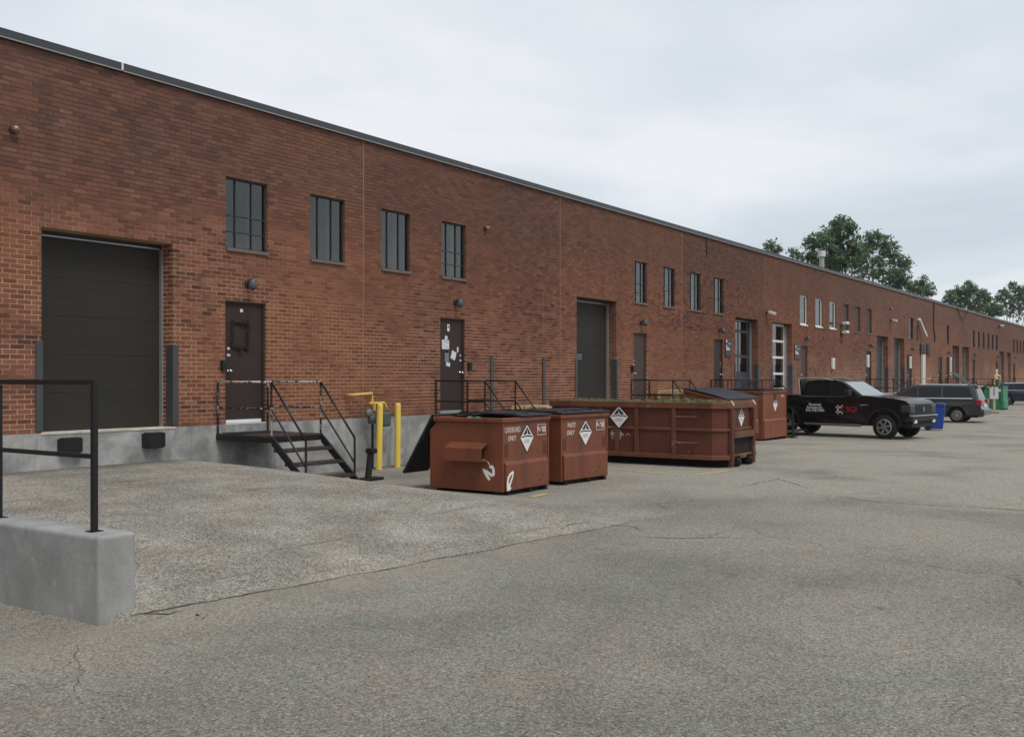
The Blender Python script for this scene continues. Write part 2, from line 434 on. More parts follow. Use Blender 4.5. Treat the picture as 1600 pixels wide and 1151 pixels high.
M = {}
M['brick'] = mat_brick_unit(); M['mortar'] = mat_mortar(); M['brickwork'] = mat_brick_far()
M['foundation'] = mat_concrete('foundation concrete', (.225, .222, .214), (.43, .425, .412), 1.4, .6)
M['block'] = mat_concrete('parged concrete', (.255, .253, .247), (.36, .357, .348), 1.5, .28)
M['sillconc'] = mat_concrete('sill concrete', (.42, .38, .32), (.60, .56, .48), 2.5, .25)
M['asphalt'] = mat_asphalt()
M['coping'] = mat_paint('dark metal flashing', (.048, .052, .062), .45, .12)
M['drip'] = mat_flat('pale drip edge', (.34, .31, .29), .5)
M['white'] = mat_flat('white paint', (.72, .72, .72), .45)
M['offwhite'] = mat_paint('weathered white', (.62, .60, .56), .5, .1, dirt=(.35, .3, .25))
M['caulk'] = mat_flat('tan caulk', (.29, .17, .11), .8)
M['doorbrown'] = mat_paint('brown door paint', (.046, .031, .027), .55, .12, spec=.18)
M['doorbrown2'] = mat_paint('purple brown door paint', (.072, .050, .046), .55, .12, spec=.18)
M['rollbrown'] = mat_paint('brown dock door', (.036, .032, .027), .6, .12, scale=2, spec=.18)
M['rolldark'] = mat_paint('slate dock door', (.05, .055, .062), .5, .15)
M['frame'] = mat_flat('dark window frame', (.045, .043, .042), .5)
M['steelgrey'] = mat_paint('grey steel guard', (.060, .062, .066), .5, .2, chip=(.12, .07, .04), chipamt=.62)
M['alu'] = mat_flat('aluminium trim', (.42, .42, .42), .4, .5, .5)
M['winsill'] = mat_flat('stone sill', (.16, .125, .11), .8)
M['glass'] = mat_glass('window glass', (.52, .56, .56), refl=.8)
M['glassdark'] = mat_glass('tinted glass', (.10, .11, .12), .02, 1.0)
M['curtain'] = mat_flat('pale curtain', (.48, .50, .51), .8)
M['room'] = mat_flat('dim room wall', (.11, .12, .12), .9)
M['tread'] = mat_paint('rusty tread plate', (.045, .034, .028), .6, .3, chip=(.11, .075, .055), chipamt=.6, scale=3)
M['black'] = mat_paint('black steel paint', (.012, .012, .013), .42, .25, chip=(.16, .10, .07), chipamt=.655)
M['blackclean'] = mat_paint('black rail paint', (.010, .010, .012), .4, .2)
M['blackworn'] = mat_paint('worn black rail paint', (.018, .017, .017), .4, .25, chip=(.36, .30, .29), chipamt=.535, scale=3)
M['railworn'] = mat_paint('rail top worn to metal', (.03, .028, .028), .4, .25, chip=(.62, .54, .52), chipamt=.47, scale=4)
M['rubber'] = mat_flat('black rubber', (.014, .014, .014), .75)
M['yellow'] = mat_paint('yellow bollard paint', (.80, .57, .10), .5, .10, chip=(.20, .12, .05), chipamt=.66, scale=5)
M['yellowpipe'] = mat_paint('yellow gas pipe', (.66, .47, .10), .45, .08)
M['metergrey'] = mat_paint('grey meter case', (.075, .10, .09), .5, .15)
M['meterpale'] = mat_paint('pale meter metal', (.13, .16, .155), .4, .15)
M['binred'] = mat_paint('brown red bin paint', (.188, .060, .030), .46, .14, chip=(.075, .035, .024), chipamt=.635, scale=3, dirt=(.105, .038, .026), spec=.28, dent=.5)
M['binred2'] = mat_paint('orange brown bin paint', (.23, .080, .044), .5, .12, dent=.4, scale=3, dirt=(.18, .062, .036))
M['rollred'] = mat_paint('dark roll off paint', (.115, .039, .024), .56, .22, dent=.6, spec=.2, chip=(.21, .115, .07), chipamt=.64, scale=2.2, dirt=(.075, .028, .019))
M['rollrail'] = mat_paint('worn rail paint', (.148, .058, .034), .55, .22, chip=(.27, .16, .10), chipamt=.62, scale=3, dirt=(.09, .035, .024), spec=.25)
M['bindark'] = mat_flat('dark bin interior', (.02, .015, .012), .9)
M['lid'] = mat_paint('black plastic lid', (.022, .023, .027), .5, .2, scale=2)
M['lidblue'] = mat_paint('dusty dark lid', (.030, .032, .045), .55, .25, scale=2)
M['decal'] = mat_flat('white decal', (.74, .71, .68), .5)
M['decalblack'] = mat_flat('black decal', (.016, .015, .014), .5)
M['decalgrey'] = mat_flat('grey print', (.22, .27, .27), .6)
M['decaldim'] = mat_flat('faded white stencil', (.52, .44, .40), .6)
M['graffiti'] = mat_flat('white spray paint', (.80, .78, .74), .6)
M['green'] = mat_paint('green bin paint', (.030, .215, .105), .5, .12, dirt=(.02, .09, .05))
M['greendark'] = mat_paint('dark green bin paint', (.012, .055, .03), .5, .12)
M['blue'] = mat_paint('blue cart plastic', (.020, .055, .27), .45, .1)
M['wood'] = mat_paint('pale pallet wood', (.62, .46, .24), .8, .2, scale=4)
M['bark'] = mat_flat('bark', (.09, .07, .055), .95)
M['leafdark'] = mat_leaf('dark leaf', (.095, .155, .082), (.20, .285, .15))
M['leafmid'] = mat_leaf('mid leaf', (.095, .155, .075), (.21, .29, .145))
M['waste'] = mat_leaf('withered leaf', (.05, .06, .02), (.23, .22, .10))
M['carblack'] = mat_flat('black car paint', (.006, .0065, .007), .22, .3)
M['cargrey'] = mat_flat('grey car paint', (.052, .051, .050), .26, .4, .35)
M['carnavy'] = mat_flat('navy car paint', (.014, .022, .06), .2, .6)
for k in ('carblack', 'cargrey', 'carnavy'):
    M[k].node_tree.nodes['Principled BSDF'].inputs['Coat Weight'].default_value = .35
    M[k].node_tree.nodes['Principled BSDF'].inputs['Coat Roughness'].default_value = .06
M['plastic'] = mat_flat('black trim plastic', (.018, .018, .019), .55)
M['tyre'] = mat_flat('tyre rubber', (.016, .016, .016), .8)
M['rim'] = mat_flat('alloy', (.42, .42, .43), .3, .5, .8)
M['rimdark'] = mat_flat('grey alloy', (.30, .30, .31), .3, .5, .8)
M['chrome'] = mat_flat('chrome', (.62, .62, .64), .16, .5, .9)
M['lamp'] = mat_flat('headlamp glass', (.045, .048, .05), .12, .6)
M['tail'] = mat_flat('red tail lamp', (.34, .02, .028), .2, .6)
M['red'] = mat_flat('red print', (.34, .035, .028), .5)
M['lampgrey'] = mat_paint('grey lamp housing', (.075, .085, .095), .4, .1)
M['lampblack'] = mat_flat('black lamp housing', (.02, .02, .022), .45)
M['brass'] = mat_flat('bronze sensor', (.26, .19, .13), .3, .5, .5)
M['paper'] = mat_flat('paper', (.66, .67, .72), .7)
M['papergrey'] = mat_flat('grey paper', (.20, .20, .20), .7)
M['twig'] = mat_flat('dark twigs', (.026, .026, .018), .9)
M['signblack'] = mat_flat('black sign face', (.014, .014, .017), .35)
M['orange'] = mat_flat('salmon stake paint', (.66, .42, .30), .6)
M['galv'] = mat_paint('galvanised duct', (.34, .34, .33), .45, .12)
M['yellowline'] = mat_worn_line()

# ------------------------------------------------------------------ the lot
def breaks(spec):
    out = []
    for a, b, s in spec:
        n = max(1, round((b - a) / s))
        out += [a + (b - a) * i / n for i in range(n)]
    return out + [spec[-1][1]]
gx = breaks([(-600, -40, 80), (-40, 0, 8), (0, 4.4, 1.1), (4.4, 4.58, .18), (4.58, 4.62, .04), (4.62, 14, .22), (14, 21, 1), (21, 34, 1), (34, 160, 14), (160, 600, 110)])
gy = breaks([(-600, -100, 80), (-100, -20, 10), (-20, -8.2, 1.2), (-8.2, 0, .2), (0, 1, 1), (1, 60, 15), (60, 600, 120)])
g = MB()
g.v = [(x, y, zg(x, y) if y <= 1 else zg(x, -.01)) for y in gy for x in gx]
nx = len(gx)
g.f = [(j * nx + i, j * nx + i + 1, (j + 1) * nx + i + 1, (j + 1) * nx + i) for j in range(len(gy) - 1) for i in range(nx - 1)]
tag(g.build('asphalt_lot', M['asphalt'], smooth=True, fix=False), kind='structure', label='worn grey asphalt lot with a ramp up to the dock door')
def ground_strip(name, pts, w, mat):
    """a painted line: a thin sheet 4 mm above the asphalt that follows its fall"""
    b = MB()
    for (x0, y0), (x1, y1) in zip(pts[:-1], pts[1:]):
        d = Vector((x1 - x0, y1 - y0)); L = d.length; d /= L; nrm = Vector((-d.y, d.x)) * w / 2
        n = max(1, int(L / .5))
        for i in range(n):
            a, c = i / n, (i + 1) / n
            pa = (x0 + (x1 - x0) * a, y0 + (y1 - y0) * a); pb = (x0 + (x1 - x0) * c, y0 + (y1 - y0) * c)
            q = [(pa[0] + nrm.x, pa[1] + nrm.y), (pa[0] - nrm.x, pa[1] - nrm.y), (pb[0] - nrm.x, pb[1] - nrm.y), (pb[0] + nrm.x, pb[1] + nrm.y)]
            b.add([(x, y, zg(x, y) + .006) for x, y in q], [(0, 1, 2, 3)])
    return tag(b.build(name, mat), kind='structure')

# ------------------------------------------------------------------ the brick building
bld = thing('brick_building', 'long low red brown brick industrial building with dark roof flashing', 'building')
ZT, ZCOP = 6.635, 6.76
ZD, ZDD, ZW0, ZW1 = ZB + 30 * COURSE, ZB + 42 * COURSE, ZB + 42 * COURSE, ZB + 60 * COURSE
OPEN = []      # x0, x1, z0, z1, depth, kind, extra
def op(px0, px1, z0, z1, dep, kind, **kw): OPEN.append((wx(px0), wx(px1), z0, z1, dep, kind, kw))
op(65, 270, ZB, ZDD, .40, 'dock', style='roll')
op(901, 963, ZB, ZDD, .40, 'dock', style='roll', window=True)
op(1149, 1184, ZB, ZDD, .40, 'dock', style='glazed')
op(1207, 1237.5, ZB, ZDD, .40, 'dock', style='white')
for a, b in ((1370, 1387.5), (1397, 1413), (1488.5, 1498.5), (1504, 1514), (1562, 1569), (1573, 1579.5)):
    op(a, b, ZB, ZDD, .40, 'dock', style='slate')
DOORS = [(352, 416, 'l'), (688, 727, 'r'), (990, 1011, 'l'), (1115, 1130, 'r'), (1251, 1262, 'l'), (1353, 1361.5, 'l'), (1417, 1425, 'l'),
         (1465.5, 1472, 'l'), (1478, 1483, 'l'), (1519, 1523.5, 'l'), (1555, 1559, 'l'), (1582, 1586, 'l')]
for i, (a, b, s) in enumerate(DOORS): op(a, b, ZB, ZD, .11, 'door', i=i, side=s)
for a, b, st in ((353, 418, 'bars'), (485, 539, 'plain'), (596, 641, 'plain'), (690, 728, 'bars'), (991, 1011, 'bars'), (1036, 1055, 'low'), (1077, 1095, 'plain'), (1115, 1131, 'low'),
                 (1250, 1261.5, 'white'), (1274, 1285, 'white'), (1296, 1306, 'white'), (1318, 1326, 'board'), (1336, 1344.5, 'board'), (1354, 1362, 'board'),
                 (1421, 1427, 'low'), (1479, 1483, 'plain'), (1519, 1523, 'plain'), (1527, 1531, 'plain'), (1535, 1538.5, 'plain'), (1542.5, 1546, 'plain'), (1549.5, 1552.5, 'plain'),
                 (1556, 1559, 'plain'), (1583, 1585.5, 'plain'), (1588.5, 1591, 'plain'), (1593.5, 1595.8, 'plain'), (1598.3, 1600.5, 'plain')):
    op(a, b, ZW0, ZW1, .11, 'window', style=st)
XA, XB, XEND0, XEND1 = 4.0, 46.0, -26.0, 150.0
def front_sheet(x0, x1, y, mat, name):
    ops = [o for o in OPEN if o[1] > x0 and o[0] < x1]
    xs = sorted({x0, x1} | {max(x0, o[0]) for o in ops} | {min(x1, o[1]) for o in ops})
    zs = sorted({ZB, ZT, ZD, ZDD, ZW0, ZW1})
    b = MB()
    for xa, xb in zip(xs[:-1], xs[1:]):
        if xb - xa < 1e-5: continue
        for za, zb in zip(zs[:-1], zs[1:]):
            if zb - za < 1e-5: continue
            cx, cz = (xa + xb) / 2, (za + zb) / 2
            if any(o[0] < cx < o[1] and o[2] < cz < o[3] for o in ops): continue
            b.quad((xa, y, za), (xb, y, za), (xb, y, zb), (xa, y, zb))
    return b.build(name, mat, bld, fix=False)
wall = front_sheet(XA, XB, .0045, M['mortar'], 'wall')
front_sheet(XEND0, XA, 0.0, M['brickwork'], 'wall')
front_sheet(XB, XEND1, 0.0, M['brickwork'], 'wall')
for (x0, x1, z0, z1, dep, kind, kw) in OPEN:
    dy = dep; rv = MB()
    rv.quad((x0, .004, z0), (x0, .004, z1), (x0, dy, z1), (x0, dy, z0))
    rv.quad((x1, .004, z0), (x1, dy, z0), (x1, dy, z1), (x1, .004, z1))
    rv.quad((x0, .004, z1), (x1, .004, z1), (x1, dy, z1), (x0, dy, z1))
    rv.quad((x0, .004, z0), (x0, dy, z0), (x1, dy, z0), (x1, .004, z0))
    rv.build('reveal', M['brickwork'], bld, fix=False)
# bricks, laid in running bond and cut at the openings
J = .0064
singles, mass = [], []
for k in range(78):
    z0, z1 = ZB + k * COURSE, min(ZB + (k + 1) * COURSE, ZT)
    zc = (z0 + z1) / 2; off = .5 * (k % 2)
    cuts = sorted((o[0], min(o[1], XB)) for o in OPEN if o[2] < zc < o[3] and o[0] < XB)
    segs, p = [], XA
    for a, b in cuts:
        if a > p: segs.append((p, a))
        p = max(p, b)
    if p < XB: segs.append((p, XB))
    for a, b in segs:
        c = math.floor(a / BLEN + off)
        while True:
            u0, u1 = (c - off) * BLEN, (c + 1 - off) * BLEN
            if u0 >= b: break
            x0, x1 = max(a, u0), min(b, u1)
            if x1 - x0 > .03:
                full = (x1 - x0) > BLEN - .001
                xa_ = x0 + (J if x0 > a or x0 == u0 else .001); xb_ = x1 - (J if x1 == u1 else .001)
                px, py, dpt = proj((x0 + x1) / 2, 0, zc)
                bk = (xa_, xb_, z0 + J, z1 - J)
                if full and px > 4 and py > 20: singles.append((dpt, bk))
                else: mass.append(bk)
            c += 1
singles.sort(key=lambda q: q[0])
mass += [b for _, b in singles[300:]]; singles = singles[:300]
bm_ = MB()
for (x0, x1, z0, z1) in mass:
    y = -random.random() * .0025
    bm_.add([(x0, y, z0), (x1, y, z0), (x1, y, z1), (x0, y, z1), (x0, .009, z0), (x1, .009, z0), (x1, .009, z1), (x0, .009, z1)],
            [(0, 1, 2, 3), (0, 4, 5, 1), (1, 5, 6, 2), (2, 6, 7, 3), (3, 7, 4, 0)])
tag(bm_.build('brick_courses', M['brick'], wall, fix=False), kind='stuff')
ub = MB().box(-BLEN / 2 + J, BLEN / 2 - J, 0, .011, -COURSE / 2 + J, COURSE / 2 - J)
brick0 = ub.build('brick', M['brick'], wall)
for i, (_, (x0, x1, z0, z1)) in enumerate(singles):
    o = brick0 if i == 0 else brick0.copy()
    if i: COL.objects.link(o)
    o.parent = wall
    o.location = ((x0 + x1) / 2, -random.random() * .0025, (z0 + z1) / 2)
# movement joints
for i in range(17):
    x = JX0 + i * JDX
    if any(o[0] - .05 < x < o[1] + .05 for o in OPEN): x += .45 if i % 2 else -.5
    if any(o[0] - .03 < x < o[1] + .03 for o in OPEN): continue
    MB().box(x - .011, x + .011, -.004, .012, ZB, ZT).build('movement_joint', M['caulk'], bld)
for px in (767.5, 848.5):      # edges of the bricked up dock door
    x = wx(px); MB().box(x - .007, x + .007, -.003, .012, ZB, ZDD).build('movement_joint', M['caulk'], bld)
# concrete base, flashing, roof
f_ = MB().box(XEND0, XEND1, -.012, .3, -1.2, ZB - .002)
f_.build('foundation', M['foundation'], bld)
x = wx(188) - 9.15 * 2
while x < XEND1:
    L = 9.15
    c_ = MB().box(x + .012, x + L - .012, -.055, .30, ZT + .018, ZCOP)
    co = c_.build('roof_flashing', M['coping'], bld)
    MB().box(x + .012, x + L - .012, -.062, -.05, ZT + .004, ZT + .02).build('drip_edge', M['drip'], co)
    MB().box(x + .012, x + L - .012, -.058, .30, ZCOP, ZCOP + .012).build('top_edge', M['coping'], co)
    x += L
MB().box(wx(188) - .016, wx(188) + .016, -.062, .30, ZT + .025, ZCOP + .013).build('flashing_joint', M['white'], bld)
MB().box(XEND0, XEND1, .30, 26, ZT - .35, ZT - .1).build('roof', M['coping'], bld)
bx = MB().box(XEND0, XEND1, 25.7, 26, -1, ZT - .36).box(XEND0, XEND0 + .3, .31, 25.69, -1, ZT - .36).box(XEND1 - .3, XEND1, .31, 25.69, -1, ZT - .36).box(XEND0 + .31, XEND1 - .31, .31, 25.68, .6, .8)
bx.build('rear_wall', M['brickwork'], bld)
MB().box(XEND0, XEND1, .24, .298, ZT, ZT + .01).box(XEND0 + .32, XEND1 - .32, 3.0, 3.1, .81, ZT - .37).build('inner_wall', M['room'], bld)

def make_window(x0, x1, z0, z1, dep, style):
    w, y = x1 - x0, dep - .03
    white = style == 'white'
    fm = M['white'] if white else M['frame']
    sz = .06
    zb = z0 + sz
    t = .024 if not white else .05
    b = MB()
    b.box(x0, x0 + t, y - .03, y + .03, zb, z1).box(x1 - t, x1, y - .03, y + .03, zb, z1).box(x0 + t, x1 - t, y - .03, y + .03, zb, zb + t).box(x0 + t, x1 - t, y - .03, y + .03, z1 - t, z1)
    vs = [x0 + w * .27, x0 + w * .66] if not white else []
    if style == 'board': vs = []
    hs = {'bars': [zb + (z1 - zb) * .24, zb + (z1 - zb) * .47], 'low': [zb + (z1 - zb) * .40]}.get(style, [])
    for v in vs: b.box(v - .008, v + .008, y - .024, y + .024, zb + t, z1 - t)
    for h in hs: b.box(x0 + t, x1 - t, y - .022, y + .022, h - .009, h + .009)
    fr = b.build('window', fm, bld)
    ve = [x0 + t] + vs + [x1 - t]; he = [zb + t] + hs + [z1 - t]
    for i in range(len(ve) - 1):
        for j in range(len(he) - 1):
            q = MB().box(ve[i] + .004, ve[i + 1] - .004, y - .003, y + .003, he[j] + .004, he[j + 1] - .004)
            q.build('pane', M['doorbrown2'] if style == 'board' else M['glassdark' if white else 'glass'], fr)
    MB().box(x0 + .003, x1 - .003, -.035, dep - .002, z0 + .002, zb - .002).build('sill', M['white'] if white else M['winsill'], fr, bevel=.004)
    if style in ('bars', 'plain', 'low') and x0 < 60:
        cu = MB(); n = 8; xa, xb = x0 + w * .70, x0 + w * .84
        for i in range(n):
            cu.box(xa + (xb - xa) * i / n, xa + (xb - xa) * (i + .8) / n, y + .16 + .02 * (i % 2), y + .175 + .02 * (i % 2), zb + .05, z1)
        cu.build('curtain', M['curtain'], fr)
        MB().box(x0 - .1, x1 + .5, y + .55, y + .57, z0 - .1, z1 + .1).build('room_backing', M['room'], fr)  # added grey backing plane that stands for the dim room behind the panes
    return fr
def make_door(x0, x1, z0, z1, dep, i, side):
    y = dep - .02; mat = M['doorbrown2'] if i in (2, 4) else M['doorbrown']
    t = .045
    d = MB().box(x0 + t, x1 - t, y - .02, y + .02, z0 + .015, z1 - t).build('door', mat, bld)
    MB().box(x0, x0 + t - .003, y - .05, y + .04, z0, z1).box(x1 - t + .003, x1, y - .05, y + .04, z0, z1).box(x0 + t - .003, x1 - t + .003, y - .05, y + .04, z1 - t + .003, z1).build('frame', mat, d)
    MB().box(x0, x1, y - .09, y + .04, z0 - .0, z0 + .013).box(x0 + t + .02, x1 - t - .02, y - .028, y - .0205, z0 + .02, z0 + .075).build('threshold', M['white'] if i == 0 else M['alu'], d)
    hx = x0 + t + .07 if side == 'l' else x1 - t - .07
    k = MB().lathe([(0, 0), (.034, 0), (.034, -.012), (.014, -.014), (.014, -.05), (.03, -.055), (.034, -.075), (.024, -.095), (0, -.1)], 16, (hx, y - .02, z0 + .93), 'y')
    k.build('handle', M['chrome'], d, smooth=True)
    if i < 4:
        q = MB().lathe([(0, 0), (.03, 0), (.03, -.018), (0, -.022)], 16, (hx, y - .02, z0 + 1.32), 'y').box(hx - .03, hx + .04, y - .035, y - .02, z0 + 1.19, z0 + 1.23)
        q.build('deadbolt', M['chrome'], d)
    return d
def make_dock(x0, x1, z0, z1, dep, style, window=False):
    y = dep - .05; w = x1 - x0; h = z1 - z0
    n = 5
    if style == 'white':
        b = MB(); t = .09
        b.box(x0 + .02, x0 + t, y - .03, y + .03, z0, z1 - .05).box(x1 - t, x1 - .02, y - .03, y + .03, z0, z1 - .05)
        zs = [z0 + .05 + (h - .1) * k / 4.4 for k in (0, .45, 1.4, 2.4, 3.4)] + [z1 - .06]
        for z in zs[1:]: b.box(x0 + t, x1 - t, y - .03, y + .03, z - .045, z + .045)
        d = b.build('overhead_door', M['white'], bld)
        for k in range(1, 5): MB().box(x0 + t + .003, x1 - t - .003, y - .004, y + .004, zs[k] + .048, zs[k + 1] - .048).build('pane', M['glassdark'], d)
        MB().box(x0 + t + .003, x1 - t - .003, y - .012, y + .012, z0 + .01, zs[1] - .048).build('panel', M['offwhite'], d)
        MB().box(x1 - .018, x1 + .0, y - .12, y - .04, z0, z1 - .1).build('track', M['alu'], d)
        return d
    mat = M['rollbrown'] if style == 'roll' else M['rolldark']
    tr = MB().box(x1 - .028, x1 - .002, y - .10, y - .03, z0, z1 - .09)
    d = tr.build('overhead_door', M['alu'], bld)
    MB().box(x0 + .002, x0 + .028, y - .10, y - .03, z0, z1 - .09).build('track', M['alu'], d)
    MB().box(x0 + .03, x1 - .03, y - .06, y - .03, z1 - .085, z1 - .065).build('header_trim', M['alu'], d)
    MB().box(x0, x1, y - .03, y + .04, z1 - .10, z1).build('header', M['frame'], d)
    if style == 'glazed':
        b = MB(); xs = [x0 + .03 + (w - .06) * k / 2 for k in range(3)]; zs = [z0 + h * q for q in (0, .31, .335, .52, .545, .83, .855, .965)]
        for k in range(3): b.box(xs[k] - .03, xs[k] + .03, y - .02, y + .02, z0 + .01, z1 - .1)
        for a, c in ((0, 0), (1, 2), (3, 4), (5, 6)):
            if a: b.box(x0 + .06, x1 - .06, y - .019, y + .019, zs[a], zs[c] + .02)
        b.box(x0 + .06, x1 - .06, y - .018, y + .018, z0 + .01, z0 + .12)
        b.build('rail_frame', M['rolldark'], d)
        for k in range(2):
            for a, c, mt in ((0, 1, 'rolldark'), (2, 3, 'glassdark'), (4, 5, 'glass'), (6, 7, 'glass')):
                MB().box(xs[k] + .032, xs[k + 1] - .032, y - .006, y + .006, zs[a] + .03, zs[c] - .004).build('pane' if mt != 'rolldark' else 'panel', M[mt], d)
        return d
    ph = (h - .10) / n
    for k in range(n):
        b = MB(); za, zb = z0 + k * ph + (.013 if k == 0 else .001), z0 + (k + 1) * ph - .001; m = 4
        pts = []
        for i in range(m):
            a, c = za + (zb - za) * i / m, za + (zb - za) * (i + 1) / m
            pts += [(y - .022, a), (y - .022, c - .012), (y - .0195, c - .008), (y - .0195, c - .003)]
        pts += [(y - .022, zb), (y + .02, zb), (y + .02, za)]
        b.prism(pts, x0 + .03, x1 - .03, 'yz')
        b.build('panel', mat, d)
    MB().box(x0 + .03, x1 - .03, y - .03, y + .01, z0 + .0, z0 + .013).build('bottom_seal', M['rubber'], d)
    if window:
        xa, xb = x0 + w * .06, x0 + w * .40
        za, zb = z0 + 1.28, z0 + 1.52
        MB().box(xa, xb, y - .035, y - .023, za, za + .03).box(xa, xb, y - .035, y - .023, zb - .03, zb).box(xa, xa + .05, y - .035, y - .023, za + .03, zb - .03).box(xb - .05, xb, y - .035, y - .023, za + .03, zb - .03).build('vision_frame', M['rubber'], d)
        MB().box(xa + .05, xb - .05, y - .029, y - .0235, za + .03, zb - .03).build('pane', M['glassdark'], d)
    return d
for (x0, x1, z0, z1, dep, kind, kw) in OPEN:
    if kind == 'window': make_window(x0, x1, z0, z1, dep, kw['style'])
    elif kind == 'door': make_door(x0, x1, z0, z1, dep, kw['i'], kw['side'])
    else: make_dock(x0, x1, z0, z1, dep, **kw)
# pale concrete sill under the first dock door
MB().box(wx(65) - .02, wx(270) + .06, -.022, .33, ZB - .03, ZB + .004).build('dock_sill', M['sillconc'], bld, bevel=.008)
# steel corner guards
def guard(x, side, z1=2.38):
    b = MB(); s = 1 if side == 'l' else -1
    b.box(x - s * .095, x + s * .012, -.022, -.008, ZB + .03, z1)
    b.box(x - s * .001, x + s * .012, -.0075, .16, ZB + .03, z1)
    b.build('corner_guard', M['steelgrey'], bld, bevel=.004)
for (x0, x1, z0, z1, dep, kind, kw) in OPEN:
    if kind == 'dock' and x0 < 60: guard(x0, 'l'); guard(x1, 'r')
for px in (767.5, 849):
    x = wx(px); MB().box(x - .055, x + .055, -.035, -.006, ZB + .02, 2.37).build('corner_guard', M['steelgrey'], bld, bevel=.006)
# louvres, conduits, service boxes on the far part
for a, b in ((1437, 1444.5), (1447, 1453)):
    xa, xb = wx(a), wx(b); v = MB().box(xa, xb, -.03, -.005, wz(a, 553), wz(a, 536)).build('louvre', M['frame'], bld)
    z0_, z1_ = wz(a, 553), wz(a, 536)
    for i in range(7):
        z = z0_ + (z1_ - z0_) * (i + .5) / 7
        MB().add([(xa + .03, -.032, z + .05), (xb - .03, -.032, z + .05), (xb - .03, -.085, z - .05), (xa + .03, -.085, z - .05)], [(0, 1, 2, 3)]).build('slat', M['doorbrown2'], v)
xa, xb = wx(1438), wx(1442)
MB().box(xa, xb, -.16, -.02, .3, wz(1440, 554)).build('duct', M['offwhite'], bld, bevel=.02)
cx = wx(1458.5)
MB().tube([(cx, -.04, ZT + .05), (cx - .1, -.05, 5.6), (cx - .15, -.05, 4.9), (cx + .25, -.05, 4.4), (cx + .2, -.04, 4.1)], .035, 8).build('cable', M['lampblack'], bld)
c0, c1 = wx(1494), wx(1510)
MB().tube([(c0 + (c1 - c0) * i / 8, -.09, ZT + .02 - .75 * math.sin(math.pi * i / 8) * (1 if i < 5 else .9)) for i in range(9)], .03, 6).build('cable', M['lampblack'], bld)
xq = wx(1103)
MB().tube([(xq, -.02, wz(1103, 372)), (xq + .03, -.02, wz(1103, 400))], .012, 6).build('cable', M['lampblack'], bld)
# roof vent
vx, vy = wx(1284) + 5, 4.0
t_ = (1284 - 800) / F_PX; dpt = (vy + CAM_D) / (ST - CT * t_); vx = dpt * (CT + ST * t_); ppm_ = F_PX / dpt
zt = CAM_H + (590 - 392) / ppm_
rvent = MB().lathe([(.0, ZT - .12), (.14, ZT - .12), (.14, zt - .3), (0, zt - .3)], 16, (vx, vy, 0)).build('vent_pipe', M['galv'], bld)
MB().lathe([(0, zt - .34), (.22, zt - .34), (.22, zt - .02), (.18, zt), (0, zt)], 16, (vx, vy, 0)).build('cap', M['offwhite'], rvent)

# ------------------------------------------------------------------ ramp retaining wall with its rail
rw = thing('retaining_wall', 'low grey parged concrete wall beside the dock ramp', 'concrete wall', (4.62, -7.3, 0))
b = MB().box(-.16, .16, 0, 7.28, -.3, .66)
b.build('wall_body', M['block'], rw, bevel=.03, seg=3)
gr = thing('guard_rail', 'black square tube guard rail standing on the low concrete wall', 'railing', (4.60, -7.05, .66))
ys = [0.02 + 1.35 * i for i in range(6)]
for y in ys: MB().box(-.021, .021, y - .021, y + .021, 0, 1.118).build('post', M['blackclean'], gr, bevel=.003)
MB().box(-.021, .021, ys[0] - .021, ys[-1] + .021, 1.12, 1.162).build('top_rail', M['blackclean'], gr, bevel=.003)
for a, c in zip(ys[:-1], ys[1:]): MB().box(-.018, .018, a + .023, c - .023, .555, .59).build('mid_rail', M['blackclean'], gr, bevel=.003)
for y in ys: MB().box(-.05, .05, y - .05, y + .05, .0, .006).build('base_plate', M['blackclean'], gr)

# ------------------------------------------------------------------ dock bumpers
for px0, px1, py0, py1, lab in ((88, 122, 683, 707, 'black rubber dock bumper nearest the guard rail'), (220, 251, 675, 699, 'black rubber dock bumper at the stair end of the dock')):
    x0, x1 = wx(px0), wx(px1); z1, z0 = wz((px0 + px1) / 2, py0), wz((px0 + px1) / 2, py1)
    d = thing('dock_bumper', lab, 'dock bumper', ((x0 + x1) / 2, -.012, z0), group='bumpers under the dock door')
    w = (x1 - x0) / 2 - .03
    MB().box(-w, w, -.14, -.012, .0, z1 - z0).build('rubber_block', M['rubber'], d, bevel=.012)
    for s in (-1, 1): MB().box(s * w - .012 + s * .012, s * w + .012 + s * .012, -.12, 0, .015, z1 - z0 - .015).build('bracket', M['lampblack'], d)

